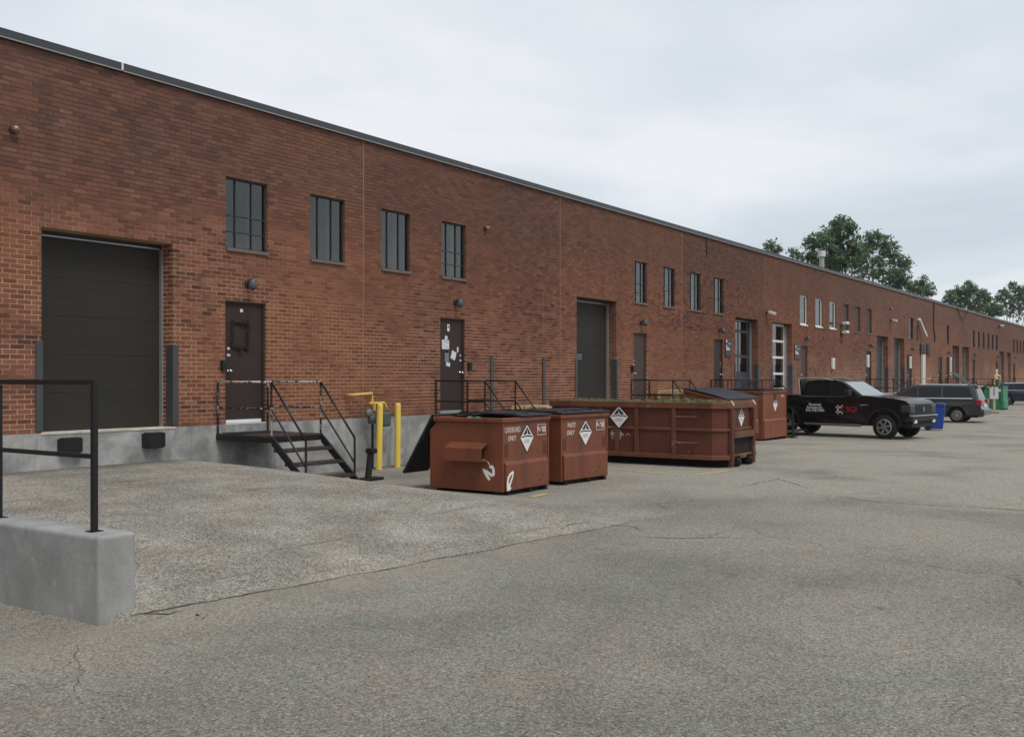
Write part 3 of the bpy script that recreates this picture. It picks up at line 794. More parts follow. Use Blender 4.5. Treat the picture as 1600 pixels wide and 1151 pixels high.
# ------------------------------------------------------------------ landings with stairs
def make_landing(label, x0, x1, top, gz, depth=1.38, worn=True, pickets=False, run=.26, nst=4):
    t = thing('landing_stair', label, 'stairs', (x0, -.014, gz), group='steel landings and stairs along the wall')
    W, T = x1 - x0, top - gz; mat = M['black']; railm = M['blackworn'] if worn else M['blackclean']
    p = MB().box(0, W, -depth, 0, T - .03, T)
    p.build('platform', M['tread'], t, bevel=.004)
    e = MB().box(0, .05, -depth, -.002, T - .115, T - .032).box(W - .05, W, -depth, -.002, T - .115, T - .032).box(.052, W - .052, -depth, -depth + .05, T - .115, T - .032)
    e.build('edge_channel', mat, t)
    rise = T / nst; ybot = -depth - run * (nst - 1) - .10
    for xs in (0.0, W):
        s = MB(); a, c = (xs, xs + .035) if xs == 0 else (xs - .035, xs)
        s.prism([(-depth - .001, T - .15), (-depth - .001, T), (ybot, .12), (ybot, .0), (ybot + .05, .0)], a, c, 'yz')
        s.build('stringer', mat, t)
    for k in range(1, nst):
        z = T - rise * k; y = -depth - run * (k - 1)
        MB().box(.038, W - .038, y - run - .03, y - .01, z - .05, z).build('tread', M['tread'], t, bevel=.004)
    rh = .89
    r = .019
    yb = -depth - run * (nst - 1)
    for xs, nm in ((.02, 'left'), (W - .02, 'right')):
        MB().tube([(xs, -.03, T), (xs, -.03, T + rh)], r, 8).build('post', railm, t)
        MB().tube([(xs, -depth + .02, T - .1), (xs, -depth + .02, T + rh)], r, 8).build('post', railm, t)
        MB().tube([(xs, yb, 0.06), (xs, yb, rh - .07)], r, 8).build('post', mat, t)
        MB().tube([(xs, -.03, T + rh), (xs, -depth + .02, T + rh)], r, 8).build('top_rail', M['railworn'] if worn else railm, t, smooth=True)
        MB().tube([(xs, -depth + .02, T + rh), (xs, yb, rh - .07)], r, 8).build('stair_rail', mat, t, smooth=True)
        if pickets:
            for i in range(1, 9):
                y = -.03 + (-depth + .05) * i / 9
                MB().box(xs - .009, xs + .009, y - .009, y + .009, T, T + rh).build('picket', mat, t)
        else:
            MB().tube([(xs, -.03, T + rh * .5), (xs, -depth + .02, T + rh * .5)], r * .9, 8).build('mid_rail', railm, t)
            MB().tube([(xs, -depth + .02, T + rh * .5), (xs, yb, rh * .44)], r * .9, 8).build('stair_rail', mat, t)
    if pickets:
        MB().tube([(.02, -depth + .02, T + rh), (W * .45, -depth + .02, T + rh)], r, 8).build('top_rail', mat, t)
        for i in range(1, 7):
            x = .02 + W * .45 * i / 6
            MB().box(x - .009, x + .009, -depth + .011, -depth + .029, T, T + rh).build('picket', mat, t)
    MB().box(.1, W - .1, -.55, -.05, T + .001, T + .012).build('mat', M['rubber'], t)
    return t
LT = .875
make_landing('black steel landing with chipped rail below the wreath door', 11.52, 12.69, LT, 0.0)
make_landing('black steel landing behind the two nearest red dumpsters', wx(688) - .22, wx(688) + .98, LT, 0.0, worn=False)
make_landing('black steel landing behind the long open container', wx(990) - .22, wx(990) + 1.0, LT, zg(27, 0), worn=False)
make_landing('black landing with upright pickets below the black wall sign', wx(1115) - .3, wx(1115) + 2.6, LT, zg(33, 0), worn=False, pickets=True, nst=5)
make_landing('black landing between the windshield and the grey minivan', wx(1353) - .2, wx(1353) + 1.6, LT, -.2, worn=False, nst=5)
make_landing('tan railed landing beside the white wall duct', wx(1417) - .2, wx(1417) + 1.8, LT, -.2, worn=True, nst=5)
make_landing('dark landing behind the raised green bin lid', wx(1478) - .3, wx(1478) + 1.5, LT, -.2, worn=False, nst=5)
make_landing('dark landing beyond the nearer green dumpster', wx(1519) - .2, wx(1519) + 1.5, LT, -.2, worn=False, nst=5)
make_landing('dark landing farthest along the wall above the navy car', wx(1582) - .2, wx(1582) + 1.5, LT, -.2, worn=False, nst=5)

# ------------------------------------------------------------------ wall lamps, sensors, floodlights
LAMP = None
LAMPS = [(388, 444, 'grey dome wall lamp above the wreath door'), (712, 473, 'grey dome wall lamp above the door with notices'), (1002, 504, 'wall lamp above the purple brown door behind the long container'),
         (1124, 516, 'wall lamp above the door beside the taller black sign'), (1258, 529, 'wall lamp above the door behind the pickup'), (1358.5, 540, 'wall lamp above the door behind the windshield'),
         (1424, 545, 'wall lamp left of the louvres'), (1480.5, 551, 'wall lamp above the door behind the minivan roof'), (1521.5, 554, 'wall lamp under the row of six narrow windows, left'),
         (1557.5, 557, 'wall lamp beside the far pair of dock doors'), (1584.5, 559, 'farthest wall lamp near the right edge')]
for px, py, lab in LAMPS:
    x, z = wx(px) - .03, wz(px, py)
    if LAMP is None:
        LAMP = o = thing('wall_lamp', lab, 'wall lamp', (x, -.004, z), group='lamps above the doors')
        MB().lathe([(0, 0), (.085, 0), (.085, -.03), (.05, -.05), (0, -.05)], 16, (0, 0, 0), 'y').build('wall_plate', M['lampblack'], o)
        MB().tube([(0, -.04, .0), (0, -.09, .06), (0, -.16, .10), (0, -.22, .09)], .022, 8).build('arm', M['lampblack'], o, smooth=True)
        MB().lathe([(0, .13), (.05, .12), (.095, .07), (.115, 0), (.115, -.09), (.10, -.095), (.10, 0), (0, .1)], 18, (0, -.22, -.02)).build('shade', M['lampgrey'], o, smooth=True)
        MB().lathe([(0, .02), (.05, .02), (.05, -.08), (0, -.13)], 14, (0, -.22, -.03)).build('bulb_cover', M['lampblack'], o, smooth=True)
    else:
        o = copy_tree(LAMP); o.location = (x, -.004, z); o['label'] = lab
    o.scale = (.66, .66, .82)
for px, py, lab, r in ((20, 203, 'bronze dome sensor high at the left end of the wall', .062), (757.5, 357, 'small dome sensor right of the fourth window', .055), (1391, 482, 'pale dome sensor above the far pair of slate doors', .07)):
    o = thing('dome_sensor', lab, 'sensor', (wx(px), -.004, wz(px, py)), group='dome sensors on the wall')
    MB().lathe([(0, 0), (r * .9, 0), (r * .9, -.02), (0, -.02)], 14, (0, 0, 0), 'y').build('mount', M['lampblack'], o)
    MB().lathe([(r * .5, -.02), (r * .95, -.03), (r, -.06), (r * .85, -.10), (r * .5, -.125), (0, -.132)], 16, (0, 0, 0), 'y').build('dome', M['brass'], o, smooth=True)
def flood(px, py, lab, tilt, s=1.0):
    o = thing('flood_light', lab, 'floodlight', (wx(px), -.004, wz(px, py)), group='floodlights on the wall')
    MB().box(-.07 * s, .07 * s, -.04, 0, -.07 * s, .07 * s).build('mount', M['lampblack'], o)
    MB().tube([(0, -.03, 0), (0, -.16, .05 * s)], .025, 8).build('arm', M['lampblack'], o)
    h = MB().box(-.2 * s, .2 * s, -.34, -.12, .02, .14 * s).build('head', M['offwhite'], o, bevel=.02)
    h.rotation_euler = (tilt, 0, 0)
flood(1197, 489, 'twin angled floodlight between the two glazed dock doors', R(20), .9)
flood(1314, 509, 'upper white floodlight below the boarded windows', R(-8), 1.1)
flood(1314, 523, 'lower white floodlight below the boarded windows', R(-8), 1.1)
flood(1391, 501, 'dark bracketed light above the far slate doors', R(15), .9)
flood(1561, 511, 'white floodlight above the farthest dock doors', R(-5), 1.2)
o = thing('flood_light', 'long tilted white light beside the single narrow window', 'floodlight', (wx(1433), -.004, wz(1433, 518)), group='floodlights on the wall')
MB().box(-.1, .1, -.05, 0, -.5, .3).build('mount', M['doorbrown2'], o)
MB().bar((0, -.1, .75), (1.2, -.25, -.25), .16, .16).build('head', M['offwhite'], o, bevel=.02)
for px, py, w, h, lab in ((1300, 568, .32, .5, 'small white meter box on bare brick behind the pickup'), (1354.5, 564, .3, .62, 'white panel beside the door behind the windshield'),
                          (1421, 566, .28, .7, 'white notice on the door left of the duct'), (1484, 572, .25, 1.2, 'white notice strip beside the far door'), (1556, 589, .5, 1.3, 'pale meter box low beside the far door')):
    o = thing('wall_box', lab, 'wall box', (wx(px), -.004, wz(px, py)))
    MB().box(-w / 2, w / 2, -.10, 0, -h / 2, h / 2).build('case', M['white'], o, bevel=.02)
    MB().box(-w * .35, w * .35, -.106, -.1005, -h * .38, h * .38).build('cover', M['offwhite'], o)

# black company signs beside two doors
for px0, px1, py0, py1, lab in ((1132.5, 1142, 530, 556, 'tall black sign with white lettering beside the picketed landing'), (1241, 1249.3, 539, 561, 'black sign left of the door behind the pickup')):
    x0, x1 = wx(px0), wx(px1); z0, z1 = wz(px0, py1), wz(px0, py0); w, h = x1 - x0, z1 - z0
    o = thing('wall_sign', lab, 'sign', (x0, -.004, z0), group='black signs beside the doors')
    MB().box(0, w, -.03, 0, 0, h).build('board', M['signblack'], o)
    for k, (u0, u1, v0, v1) in enumerate(((.06, .22, .82, .97), (.35, .9, .74, .765), (.06, .18, .58, .66), (.06, .52, .50, .55), (.06, .68, .37, .45))):
        MB().box(w * u0, w * u1, -.034, -.031, h * v0, h * v1).build('print_block', M['decal'], o)

# ------------------------------------------------------------------ things on the first two doors
d1x0, d1x1 = wx(352), wx(416); d2x0, d2x1 = wx(688), wx(727); YD = .068
def onx(px, xa, xb, pa, pb): return xa + (xb - xa) * (px - pa) / (pb - pa)
o = thing('door_wreath', 'bare square twig wreath hanging on the brown door', 'wreath', (wx(378), YD, wz(378, 524)))
b = MB(); random.seed(3)
w2, h2 = .17, .22
for k in range(150):
    side = random.randrange(4); u = random.uniform(-1, 1); jx, jz = random.gauss(0, .016), random.gauss(0, .016)
    x, z = ((-w2, u * h2), (w2, u * h2), (u * w2, h2), (u * w2, -h2))[side]
    a = Vector((x + jx, -random.uniform(.004, .04), z + jz)); ang = random.gauss(R(90) if side < 2 else 0, .55); L = random.uniform(.05, .12)
    e_ = a + Vector((math.cos(ang) * L, random.uniform(-.02, .005), math.sin(ang) * L))
    if e_.y > -.003: e_.y = -.003
    b.bar(a, e_, .006)
for k in range(5): b.bar((random.uniform(-.05, .06), -.012, -.22), (random.uniform(-.06, .06), -.01, -.36), .005)
b.build('twigs', M['twig'], o)
def paper(px, py, w, h, lab, mat='paper', name='paper_notice', rz=0, grp='notices taped to the doors'):
    o = thing(name, lab, 'notice', (wx(px), YD - .002, wz(px, py)), group=grp)
    q = MB().box(-w / 2, w / 2, -.006, 0, -h / 2, h / 2).build('sheet', M[mat], o)
    q.rotation_euler = (0, rz, 0)
    return o
paper(381, 485, .06, .055, 'tiny white plate on the wreath door', 'white')
o = paper(704, 512, .085, .16, 'small white keyhole shaped tag at the top of the notice door')
MB().box(-.018, .018, -.009, -.0065, .0, .045).build('mark', M['decalblack'], o)
paper(700.5, 528, .09, .10, 'torn white sticker above the large notice', rz=.3)
o = paper(699.5, 538, .26, .21, 'large white printed notice on the second door')
random.seed(5)
for k in range(11):
    u, v = random.uniform(-.10, .08), random.uniform(-.085, .085)
    MB().box(u, u + random.uniform(.02, .05), -.009, -.0065, v, v + .012).build('print_mark', M['decalgrey'], o)
paper(701.5, 549, .13, .05, 'narrow grey blue strip below the large notice', 'papergrey')
paper(701.5, 556.5, .15, .25, 'tall dim grey sheet below the large notice', 'papergrey')
paper(703.5, 569, .14, .09, 'small torn white scrap lowest on the notice door', rz=.2)
paper(712, 555, .17, .19, 'crumpled white sheet at the right of the notice door', rz=.35)
paper(718.5, 546, .05, .12, 'thin white strip above the crumpled sheet')
for px, py, lab in ((347.5, 571, 'black entry box left of the wreath door'), (732, 572, 'black entry box right of the notice door'), (986.5, 576, 'black entry box left of the purple brown door')):
    o = thing('entry_box', lab, 'entry box', (wx(px), -.003, wz(px, py)), group='entry boxes beside doors')
    MB().box(-.05, .05, -.08, 0, -.09, .09).build('case', M['lampblack'], o, bevel=.008)
    MB().box(-.03, .03, -.084, -.081, -.03, .05).build('face', M['plastic'], o)

# ------------------------------------------------------------------ gas meter, bollards, leaning post
gm = thing('gas_meter', 'grey gas meter on yellow pipes fixed to the wall behind the bollards', 'gas meter', (wx(592), -.014, 0))
def rel(px, py, y=-.2):
    t = (px - 800) / F_PX; d = (y + CAM_D) / (ST - CT * t)
    return (d * (CT + ST * t) - gm.location.x, y + .014, CAM_H - (py - 590) * d / F_PX)
def P(px, py): return rel(px, py, -.22)
a0, a1 = P(552, 617), P(581, 614)
MB().tube([(a0[0], 0.0, a0[2]), a0, a1, P(581.5, 627), P(582, 636)], .028, 10).build('supply_pipe', M['yellowpipe'], gm, smooth=True)
MB().tube([P(577, 630), P(600, 629), P(603, 633), P(602, 640)], .026, 10).build('supply_pipe', M['yellowpipe'], gm, smooth=True)
MB().tube([P(585, 630), P(585, 641)], .024, 8).build('supply_pipe', M['yellowpipe'], gm)
q = P(601, 653); MB().box(q[0] - .13, q[0] + .11, q[1] - .10, q[1] + .10, q[2] - .17, q[2] + .13).build('meter_case', M['metergrey'], gm, bevel=.05, seg=3)
q = P(577, 645); MB().lathe([(0, -.05), (.05, -.05), (.085, -.02), (.09, 0), (.085, .03), (.04, .05), (0, .06)], 18, q, 'y').build('regulator', M['meterpale'], gm, smooth=True)
q = P(581, 652); MB().lathe([(0, -.12), (.085, -.12), (.085, .03), (.05, .06), (0, .06)], 14, q).build('regulator_body', M['metergrey'], gm, smooth=True)
q0, q1 = P(582, 662), P(582, 728); MB().tube([q0, (q0[0], q0[1], -.05)], .028, 8).build('riser_pipe', M['lampblack'], gm)
q = P(604, 640); MB().tube([q, (q[0] + .12, q[1], q[2])], .018, 8).build('valve', M['meterpale'], gm)
for px, py, pt, dx, lab in ((592, 733, 630, .04, 'yellow steel bollard in front of the gas meter'), (621, 729.5, 629.5, .015, 'yellow steel bollard between gas meter and open bin lid')):
    t = (px - 800) / F_PX; d = F_PX * CAM_H / (py - 590); x, y = d * (CT + ST * t), -CAM_D + d * (ST - CT * t)
    h = (py - pt) * d / F_PX
    o = thing('bollard', lab, 'bollard', (x, y, zg(x, y)), group='yellow bollards by the gas meter')
    MB().lathe([(0, -.05), (.062, -.05), (.062, h - .03), (.045, h - .006), (0, h)], 20).build('post', M['yellow'], o, smooth=False)
    o.rotation_euler = (0, R(1.6) if px < 600 else R(.6), 0)
lp = thing('leaning_post', 'short black leaning post on a rubber base by the stair foot', 'post', (13.55, -1.72, .0))
MB().prism([(-.24, -.13), (.24, -.13), (.24, .13), (-.24, .13)], 0, .05, 'xy').build('rubber_base', M['rubber'], lp, bevel=.015)
MB().tube([(-.05, 0, .05), (.05, .02, .5)], .06, 12).build('post', M['rubber'], lp)
MB().box(-.02, .12, -.08, .10, .48, .57).build('cap', M['rubber'], lp, bevel=.02)

# ------------------------------------------------------------------ brown dumpsters
def diamond(parent, c, w, h, face, detail=True):
    """white diamond sticker with dark sail emblem; face 'y' looks to -y, 'x' looks to -x"""
    def put(name, poly, mat, lift):
        b = MB()
        vs = []
        for (u, v) in poly:
            vs.append((c[0] + u * w / 2, c[1] - lift, c[2] + v * h / 2) if face == 'y' else (c[0] - lift, c[1] - u * w / 2, c[2] + v * h / 2))
        b.add(vs, [tuple(range(len(vs)))])
        return b.build(name, mat, parent, fix=False)
    put('diamond_decal', [(0, 1.12), (-1.1, .06), (0, -1.12), (1.1, .06)], M['decalblack'], .002)
    put('decal_face', [(0, 1.0), (-1, .06), (0, -1.0), (1, .06)], M['decal'], .0035)
    if detail:
        put('decal_emblem', [(0, .86), (-.60, .26), (-.05, .30), (.60, .26)], M['decalblack'], .005)
        put('decal_emblem', [(0, .72), (-.07, .30), (.07, .30)], M['decal'], .0065)
        put('decal_emblem', [(-.17, .34), (.17, .34), (.22, .28), (-.22, .28)], M['decal'], .0065)
        band = [(-.80, .16), (-.4, .20), (0, .215), (.4, .20), (.80, .16), (.86, .06), (.4, .105), (0, .12), (-.4, .105), (-.86, .06)]
        put('decal_band', band, M['decalblack'], .0050)
        for v, a in ((-.10, .38), (-.26, .40)):
            n = 6
            for i in range(n):
                u0 = -a + 2 * a * i / n
                put('decal_print', [(u0, v), (u0 + 1.5 * a / n, v), (u0 + 1.5 * a / n, v - .075), (u0, v - .075)], M['decalgrey'], .005)
    else:
        put('decal_emblem', [(0, .80), (-.60, .24), (.60, .24)], M['decalblack'], .005)
        put('decal_emblem', [(0, .62), (-.14, .24), (.14, .24)], M['decal'], .0065)
def number_box(parent, c, w, h, s, face='y', mat='decaldim'):
    b = MB(); t = .012
    def bx(u0, u1, v0, v1):
        if face == 'y': b.box(c[0] + u0, c[0] + u1, c[1] - .003, c[1] - .001, c[2] + v0, c[2] + v1)
        else: b.box(c[0] - .003, c[0] - .001, c[1] - u1, c[1] - u0, c[2] + v0, c[2] + v1)
    bx(-w / 2, w / 2, h / 2 - t, h / 2); bx(-w / 2, w / 2, -h / 2, -h / 2 + t); bx(-w / 2, -w / 2 + t, -h / 2 + t, h / 2 - t); bx(w / 2 - t, w / 2, -h / 2 + t, h / 2 - t)
    b.build('decal_border', M[mat], parent)
    if face == 'y': text('decal_lettering', s, h * .66, M[mat], parent, (c[0], c[1] - .003, c[2]), bold=.009, sx=.9)
    else: text('decal_lettering', s, h * .62, M[mat], parent, (c[0] - .003, c[1], c[2]), (R(90), 0, R(-90)), bold=.004)
def make_dumpster(label, loc, rz, W, Dp, H, words=None, num=None, lids='one', paint='binred', casters=False, slant=None, group='brown red dumpsters along the wall', lidmat='lid', detail=True, pockets=True, diamond_at=(.52, .70), ds=.43):
    t = thing('dumpster', label, 'dumpster', loc, rz, group)
    z0 = .22 if casters else .065
    mt = M[paint]
    hb = slant if slant else H
    # open topped steel body: four walls and a floor
    th = .025
    prof = [(0, z0), (Dp, z0), (Dp, hb - .22), (Dp - .12, hb - .10), (Dp - .12, hb), (0, H)]
    b = MB().prism(prof, 0, th, 'yz').prism(prof, W - th, W, 'yz')
    b.box(th, W - th, 0, th, z0, H).box(th, W - th, Dp - .12 - th, Dp - .12, hb - .12, hb).box(th, W - th, Dp - th, Dp, z0, hb - .22).box(th, W - th, th, Dp - th, z0, z0 + th)
    b.add([(th, Dp, hb - .22), (W - th, Dp, hb - .22), (W - th, Dp - .12, hb - .11), (th, Dp - .12, hb - .11)], [(0, 1, 2, 3)])
    body = b.build('body', mt, t, bevel=.006)
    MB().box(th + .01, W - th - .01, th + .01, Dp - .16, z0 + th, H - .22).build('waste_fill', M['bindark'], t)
    r = MB(); o_ = .035
    if slant:
        for s in (-1, 1):
            x = 0 if s < 0 else W
            r.prism([(0 - o_, H - .075), (Dp - .1, hb - .075), (Dp - .1, hb), (-o_, H)], x - .03, x + .03, 'yz')
        r.box(.031, W - .031, -o_, .03, H - .075, H)
    else:
        r.box(-o_, W + o_, -o_, .028, H - .075, H).box(-o_, W + o_, Dp - .13, Dp - .08, H - .075, H).box(-o_, .028, .03, Dp - .132, H - .075, H).box(W - .028, W + o_, .03, Dp - .132, H - .075, H)
    r.build('rim', mt, t, bevel=.018, seg=3)
    # lower front panel with sloped ledge
    zl = z0 + (H - z0) * .40
    MB().prism([(-.001, z0 + .02), (-.045, z0 + .02), (-.045, zl - .04), (-.001, zl + .012)], .05, W - .06, 'yz').build('front_panel', mt, t, bevel=.003)
    for x0 in (-.004, W - .026):
        MB().box(x0, x0 + .03, -.012, -.001, z0, H - .08).build('corner_strip', mt, t)
    if not casters:
        MB().box(.04, W - .04, .06, .16, 0, z0 - .001).build('skid', M['bindark'], t)
        MB().box(.04, W - .04, Dp - .2, Dp - .1, 0, z0 - .001).build('skid', M['bindark'], t)
        for x in (.1, W * .55, W - .14): MB().box(x, x + .07, -.03, .05, .0, z0 - .002).build('foot', M['bindark'], t)
    else:
        for x in (.12, W - .12):
            for y in (.15, Dp - .2):
                c = MB().lathe([(0, -.03), (.085, -.03), (.095, 0), (.085, .03), (0, .03)], 14, (x, y, .095), 'x').build('caster', M['rubber'], t)
                MB().box(x - .05, x + .05, y - .05, y + .05, .15, z0 - .001).build('fork', M['bindark'], c)
    if pockets:
        zp0, zp1, y0, y1 = z0 + (H - z0) * .41, z0 + (H - z0) * .66, Dp * .19, Dp * .70
        for s in (-1, 1):
            x = -.0005 if s < 0 else W + .0005
            p = MB(); e = s * .18; k = .012
            p.add([(x, y0, zp1), (x, y1, zp1), (x + e, y1, zp1 - .085), (x + e, y0, zp1 - .085), (x, y0, zp0), (x, y1, zp0), (x + e, y1, zp0), (x + e, y0, zp0)],
                  [(0, 1, 2, 3), (3, 2, 6, 7), (7, 6, 5, 4)])
            po = p.build('fork_pocket', mt, t)
            so = po.modifiers.new('s', 'SOLIDIFY'); so.thickness = .012
    # lids
    def lid(x0, x1, op_):
        b = MB(); n = 8
        if not op_:
            L = Dp - .05
            for i in range(n):
                a, c = i / n, (i + 1) / n
                za, zc = (H + (hb - H) * a + .012 + .03 * math.sin(math.pi * a), H + (hb - H) * c + .012 + .03 * math.sin(math.pi * c))
                ya, yc = -.05 + L * a, -.05 + L * c
                b.add([(x0, ya, za), (x1, ya, za), (x1, yc, zc), (x0, yc, zc), (x0, ya, za + .022), (x1, ya, za + .022), (x1, yc, zc + .022), (x0, yc, zc + .022)],
                      [(0, 3, 2, 1), (4, 5, 6, 7), (0, 4, 7, 3), (1, 2, 6, 5)] + ([(0, 1, 5, 4)] if i == 0 else []) + ([(3, 7, 6, 2)] if i == n - 1 else []))
            for xx in (() if slant else (x0 + .08, (x0 + x1) / 2, x1 - .08)):
                b.box(xx - .02, xx + .02, .1, L - .15, H + .035, H + .062)
        else:
            b.add([(x0, Dp - .07, hb), (x1, Dp - .07, hb), (x1, Dp + .53, hb - .95), (x0, Dp + .53, hb - .95),
                   (x0, Dp - .04, hb + .02), (x1, Dp - .04, hb + .02), (x1, Dp + .56, hb - .93), (x0, Dp + .56, hb - .93)],
                  [(0, 1, 2, 3), (7, 6, 5, 4), (0, 4, 5, 1), (1, 5, 6, 2), (2, 6, 7, 3), (3, 7, 4, 0)])
        o = b.build('lid', M[lidmat], t)
        return o
    if lids == 'one': lid(-.02, W * .47, True); lid(W * .34, W + .03, False)
    elif lids == 'full': lid(-.03, W * .495, False); lid(W * .505, W + .03, False)
    elif lids == 'long': lid(-.03, W + .03, False)
    MB().tube([(-.03, Dp - .07, hb + .02), (W + .03, Dp - .07, hb + .02)], .018, 8).build('hinge_rod', M['lampblack'], t)
    zt_ = H - .09
    if words:
        text('decal_lettering', words[0], .115, M['decaldim'], t, (W * .215, -.003, zt_ - .105), bold=.003, sx=.64, shear=words[2])
        text('decal_lettering', words[1], .105, M['decaldim'], t, (W * .20, -.003, zt_ - .235), bold=.004, sx=.8, shear=words[2])
    if num: number_box(t, (W * .845, -.001, zt_ - .13), .27, .18, num)
    if diamond_at: diamond(t, (W * diamond_at[0], -.001, z0 + (H - z0) * diamond_at[1]), ds * .92, ds, 'y', detail)
    # scuffed pads where the lifting arms rub
    if detail:
        for xx in (.06, W - .16):
            MB().box(xx, xx + .10, -.003, -.001, z0 + (H - z0) * .46, z0 + (H - z0) * .64).build('rub_pad', M['rollred'], t)
    return t
B1 = make_dumpster('brown red dumpster with white graffiti, nearest the stairs', (12.83, -5.11, 0), R(1), 1.37, 1.41, 1.21, ('CARDBOARD', 'ONLY', 0), 'B-600')
B2 = make_dumpster('brown red dumpster between the graffiti one and the long container', (14.70, -5.02, 0), R(-4), 1.45, 1.41, 1.21, ('WASTE', 'ONLY', .25), 'B-605', lids='full')
def scribble(parent, pts, w, face, name='graffiti_mark'):
    b = MB()
    for i, (p, q) in enumerate(zip(pts[:-1], pts[1:])):
        l = .0025 + .0004 * i
        if face == 'x': P_, Q_ = (-l, p[0], p[1]), (-l, q[0], q[1])
        else: P_, Q_ = (p[0], -l, p[1]), (q[0], -l, q[1])
        d = Vector(Q_) - Vector(P_); nrm = Vector((1, 0, 0)) if face == 'x' else Vector((0, 1, 0)); s = d.cross(nrm).normalized() * (p[2] if len(p) > 2 else w) / 2; s2 = d.cross(nrm).normalized() * (q[2] if len(q) > 2 else w) / 2
        e = d.normalized() * w * .15
        b.add([Vector(P_) - s - e, Vector(P_) + s - e, Vector(Q_) + s2 + e, Vector(Q_) - s2 + e], [(0, 1, 2, 3)])
    return b.build(name, M['graffiti'], parent)
# side face: y runs towards the wall, the viewer sees larger y further left
scribble(B1, [(.36, .41, .03), (.33, .375, .05), (.285, .31, .05), (.238, .25, .045)], .05, 'x')
scribble(B1, [(.347, .40, .03), (.29, .375, .045), (.20, .32, .05), (.157, .336, .05), (.162, .413, .05), (.184, .455, .05), (.229, .447, .04)], .05, 'x')
scribble(B1, [(.36, .56, .014), (.27, .53, .016), (.23, .48, .014)], .016, 'x')
scribble(B1, [(.235, .37, .03), (.16, .335, .045), (.105, .285, .045), (.085, .22, .045), (.085, .15, .05), (.09, .09, .05)], .05, 'y').location = (0, -.045, 0)
scribble(B1, [(.24, .36, .035), (.215, .28, .035), (.16, .20, .04), (.12, .155, .05), (.15, .10, .07)], .04, 'y').location = (0, -.046, 0)
# junk seen in the open half of the first dumpster
jk = thing('bagged_trash', 'green and white bagged trash in the open dumpster', 'trash', (13.2, -4.4, 1.02))
random.seed(11)
for k in range(5):
    c = (random.uniform(-.28, .15), random.uniform(-.45, .3), random.uniform(.05, .10)); r = random.uniform(.10, .15)
    MB().lathe([(0, -r), (r * .8, -r * .6), (r, 0), (r * .75, r * .55), (r * .3, r * .75), (0, r * .8)], 9, c).build('bag', M[('green', 'paper', 'lid', 'greendark', 'paper')[k]], jk)

# ------------------------------------------------------------------ long open container
RX, RY, RW, RL, RH = 19.26, -6.05, 1.94, 4.05, 1.33
ro = thing('roll_off_container', 'long dark red open top container with ribs and white diamond sign', 'container', (RX, RY, zg(19.5, -5)))
a = .22; th = .03; zb0 = .20
plan = [(0, a), (0, RL), (RW, RL), (RW, a), (RW - a, 0), (a, 0)]
b = MB()
def wallseg(p, q, z0, z1, t=.03):
    d = Vector((q[0] - p[0], q[1] - p[1])).normalized(); n = Vector((-d.y, d.x)) * t
    b.add([(p[0], p[1], z0), (q[0], q[1], z0), (q[0] - n.x, q[1] - n.y, z0), (p[0] - n.x, p[1] - n.y, z0), (p[0], p[1], z1), (q[0], q[1], z1), (q[0] - n.x, q[1] - n.y, z1), (p[0] - n.x, p[1] - n.y, z1)],
          [(0, 3, 2, 1), (4, 5, 6, 7), (0, 1, 5, 4), (1, 2, 6, 5), (2, 3, 7, 6), (3, 0, 4, 7)])
for i in range(6): wallseg(plan[i], plan[(i + 1) % 6], zb0, RH - .02, .03)
b.prism(plan, zb0 - .02, zb0 + .03, 'xy')
b.build('shell', M['rollred'], ro)
def loop(z0, z1, out, name, plan_=plan, skip=()):
    n = len(plan_)
    for i in range(n):
        if i in skip: continue
        p, q = Vector(plan_[i]), Vector(plan_[(i + 1) % n]); d = (q - p).normalized(); nr = Vector((d.y, -d.x))
        nr = -nr if (Vector((RW / 2, RL / 2)) - p).dot(nr) > 0 else nr
        e = d * out * .41
        c = [p - e + nr * 0.001 - nr * .03, q + e - nr * .03, q + e + nr * out, p - e + nr * out]
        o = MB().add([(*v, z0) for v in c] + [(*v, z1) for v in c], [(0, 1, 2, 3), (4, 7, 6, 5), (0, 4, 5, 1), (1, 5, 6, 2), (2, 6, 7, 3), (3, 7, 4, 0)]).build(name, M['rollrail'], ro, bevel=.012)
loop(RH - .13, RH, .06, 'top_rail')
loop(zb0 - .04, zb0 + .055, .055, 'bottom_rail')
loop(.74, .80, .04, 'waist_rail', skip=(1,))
def rib_y(px):
    t = (px - 800) / F_PX; d = RX / (CT + ST * t); return -CAM_D + d * (ST - CT * t) - RY
for px in (917, 939, 965, 996, 1054):
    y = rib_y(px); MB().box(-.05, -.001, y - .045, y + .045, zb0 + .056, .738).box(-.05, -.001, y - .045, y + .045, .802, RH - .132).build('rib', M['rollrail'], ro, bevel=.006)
    MB().box(RW + .001, RW + .05, y - .045, y + .045, zb0 + .056, .738).box(RW + .001, RW + .05, y - .045, y + .045, .802, RH - .132).build('rib', M['rollred'], ro)
y0, y1 = rib_y(1089), rib_y(1057)
for z in (1.03, .50):
    MB().tube([(-.002, y0, z), (-.11, y0, z), (-.11, y1, z), (-.002, y1, z)], .02, 8).build('ladder_rung', M['rollrail'], ro)
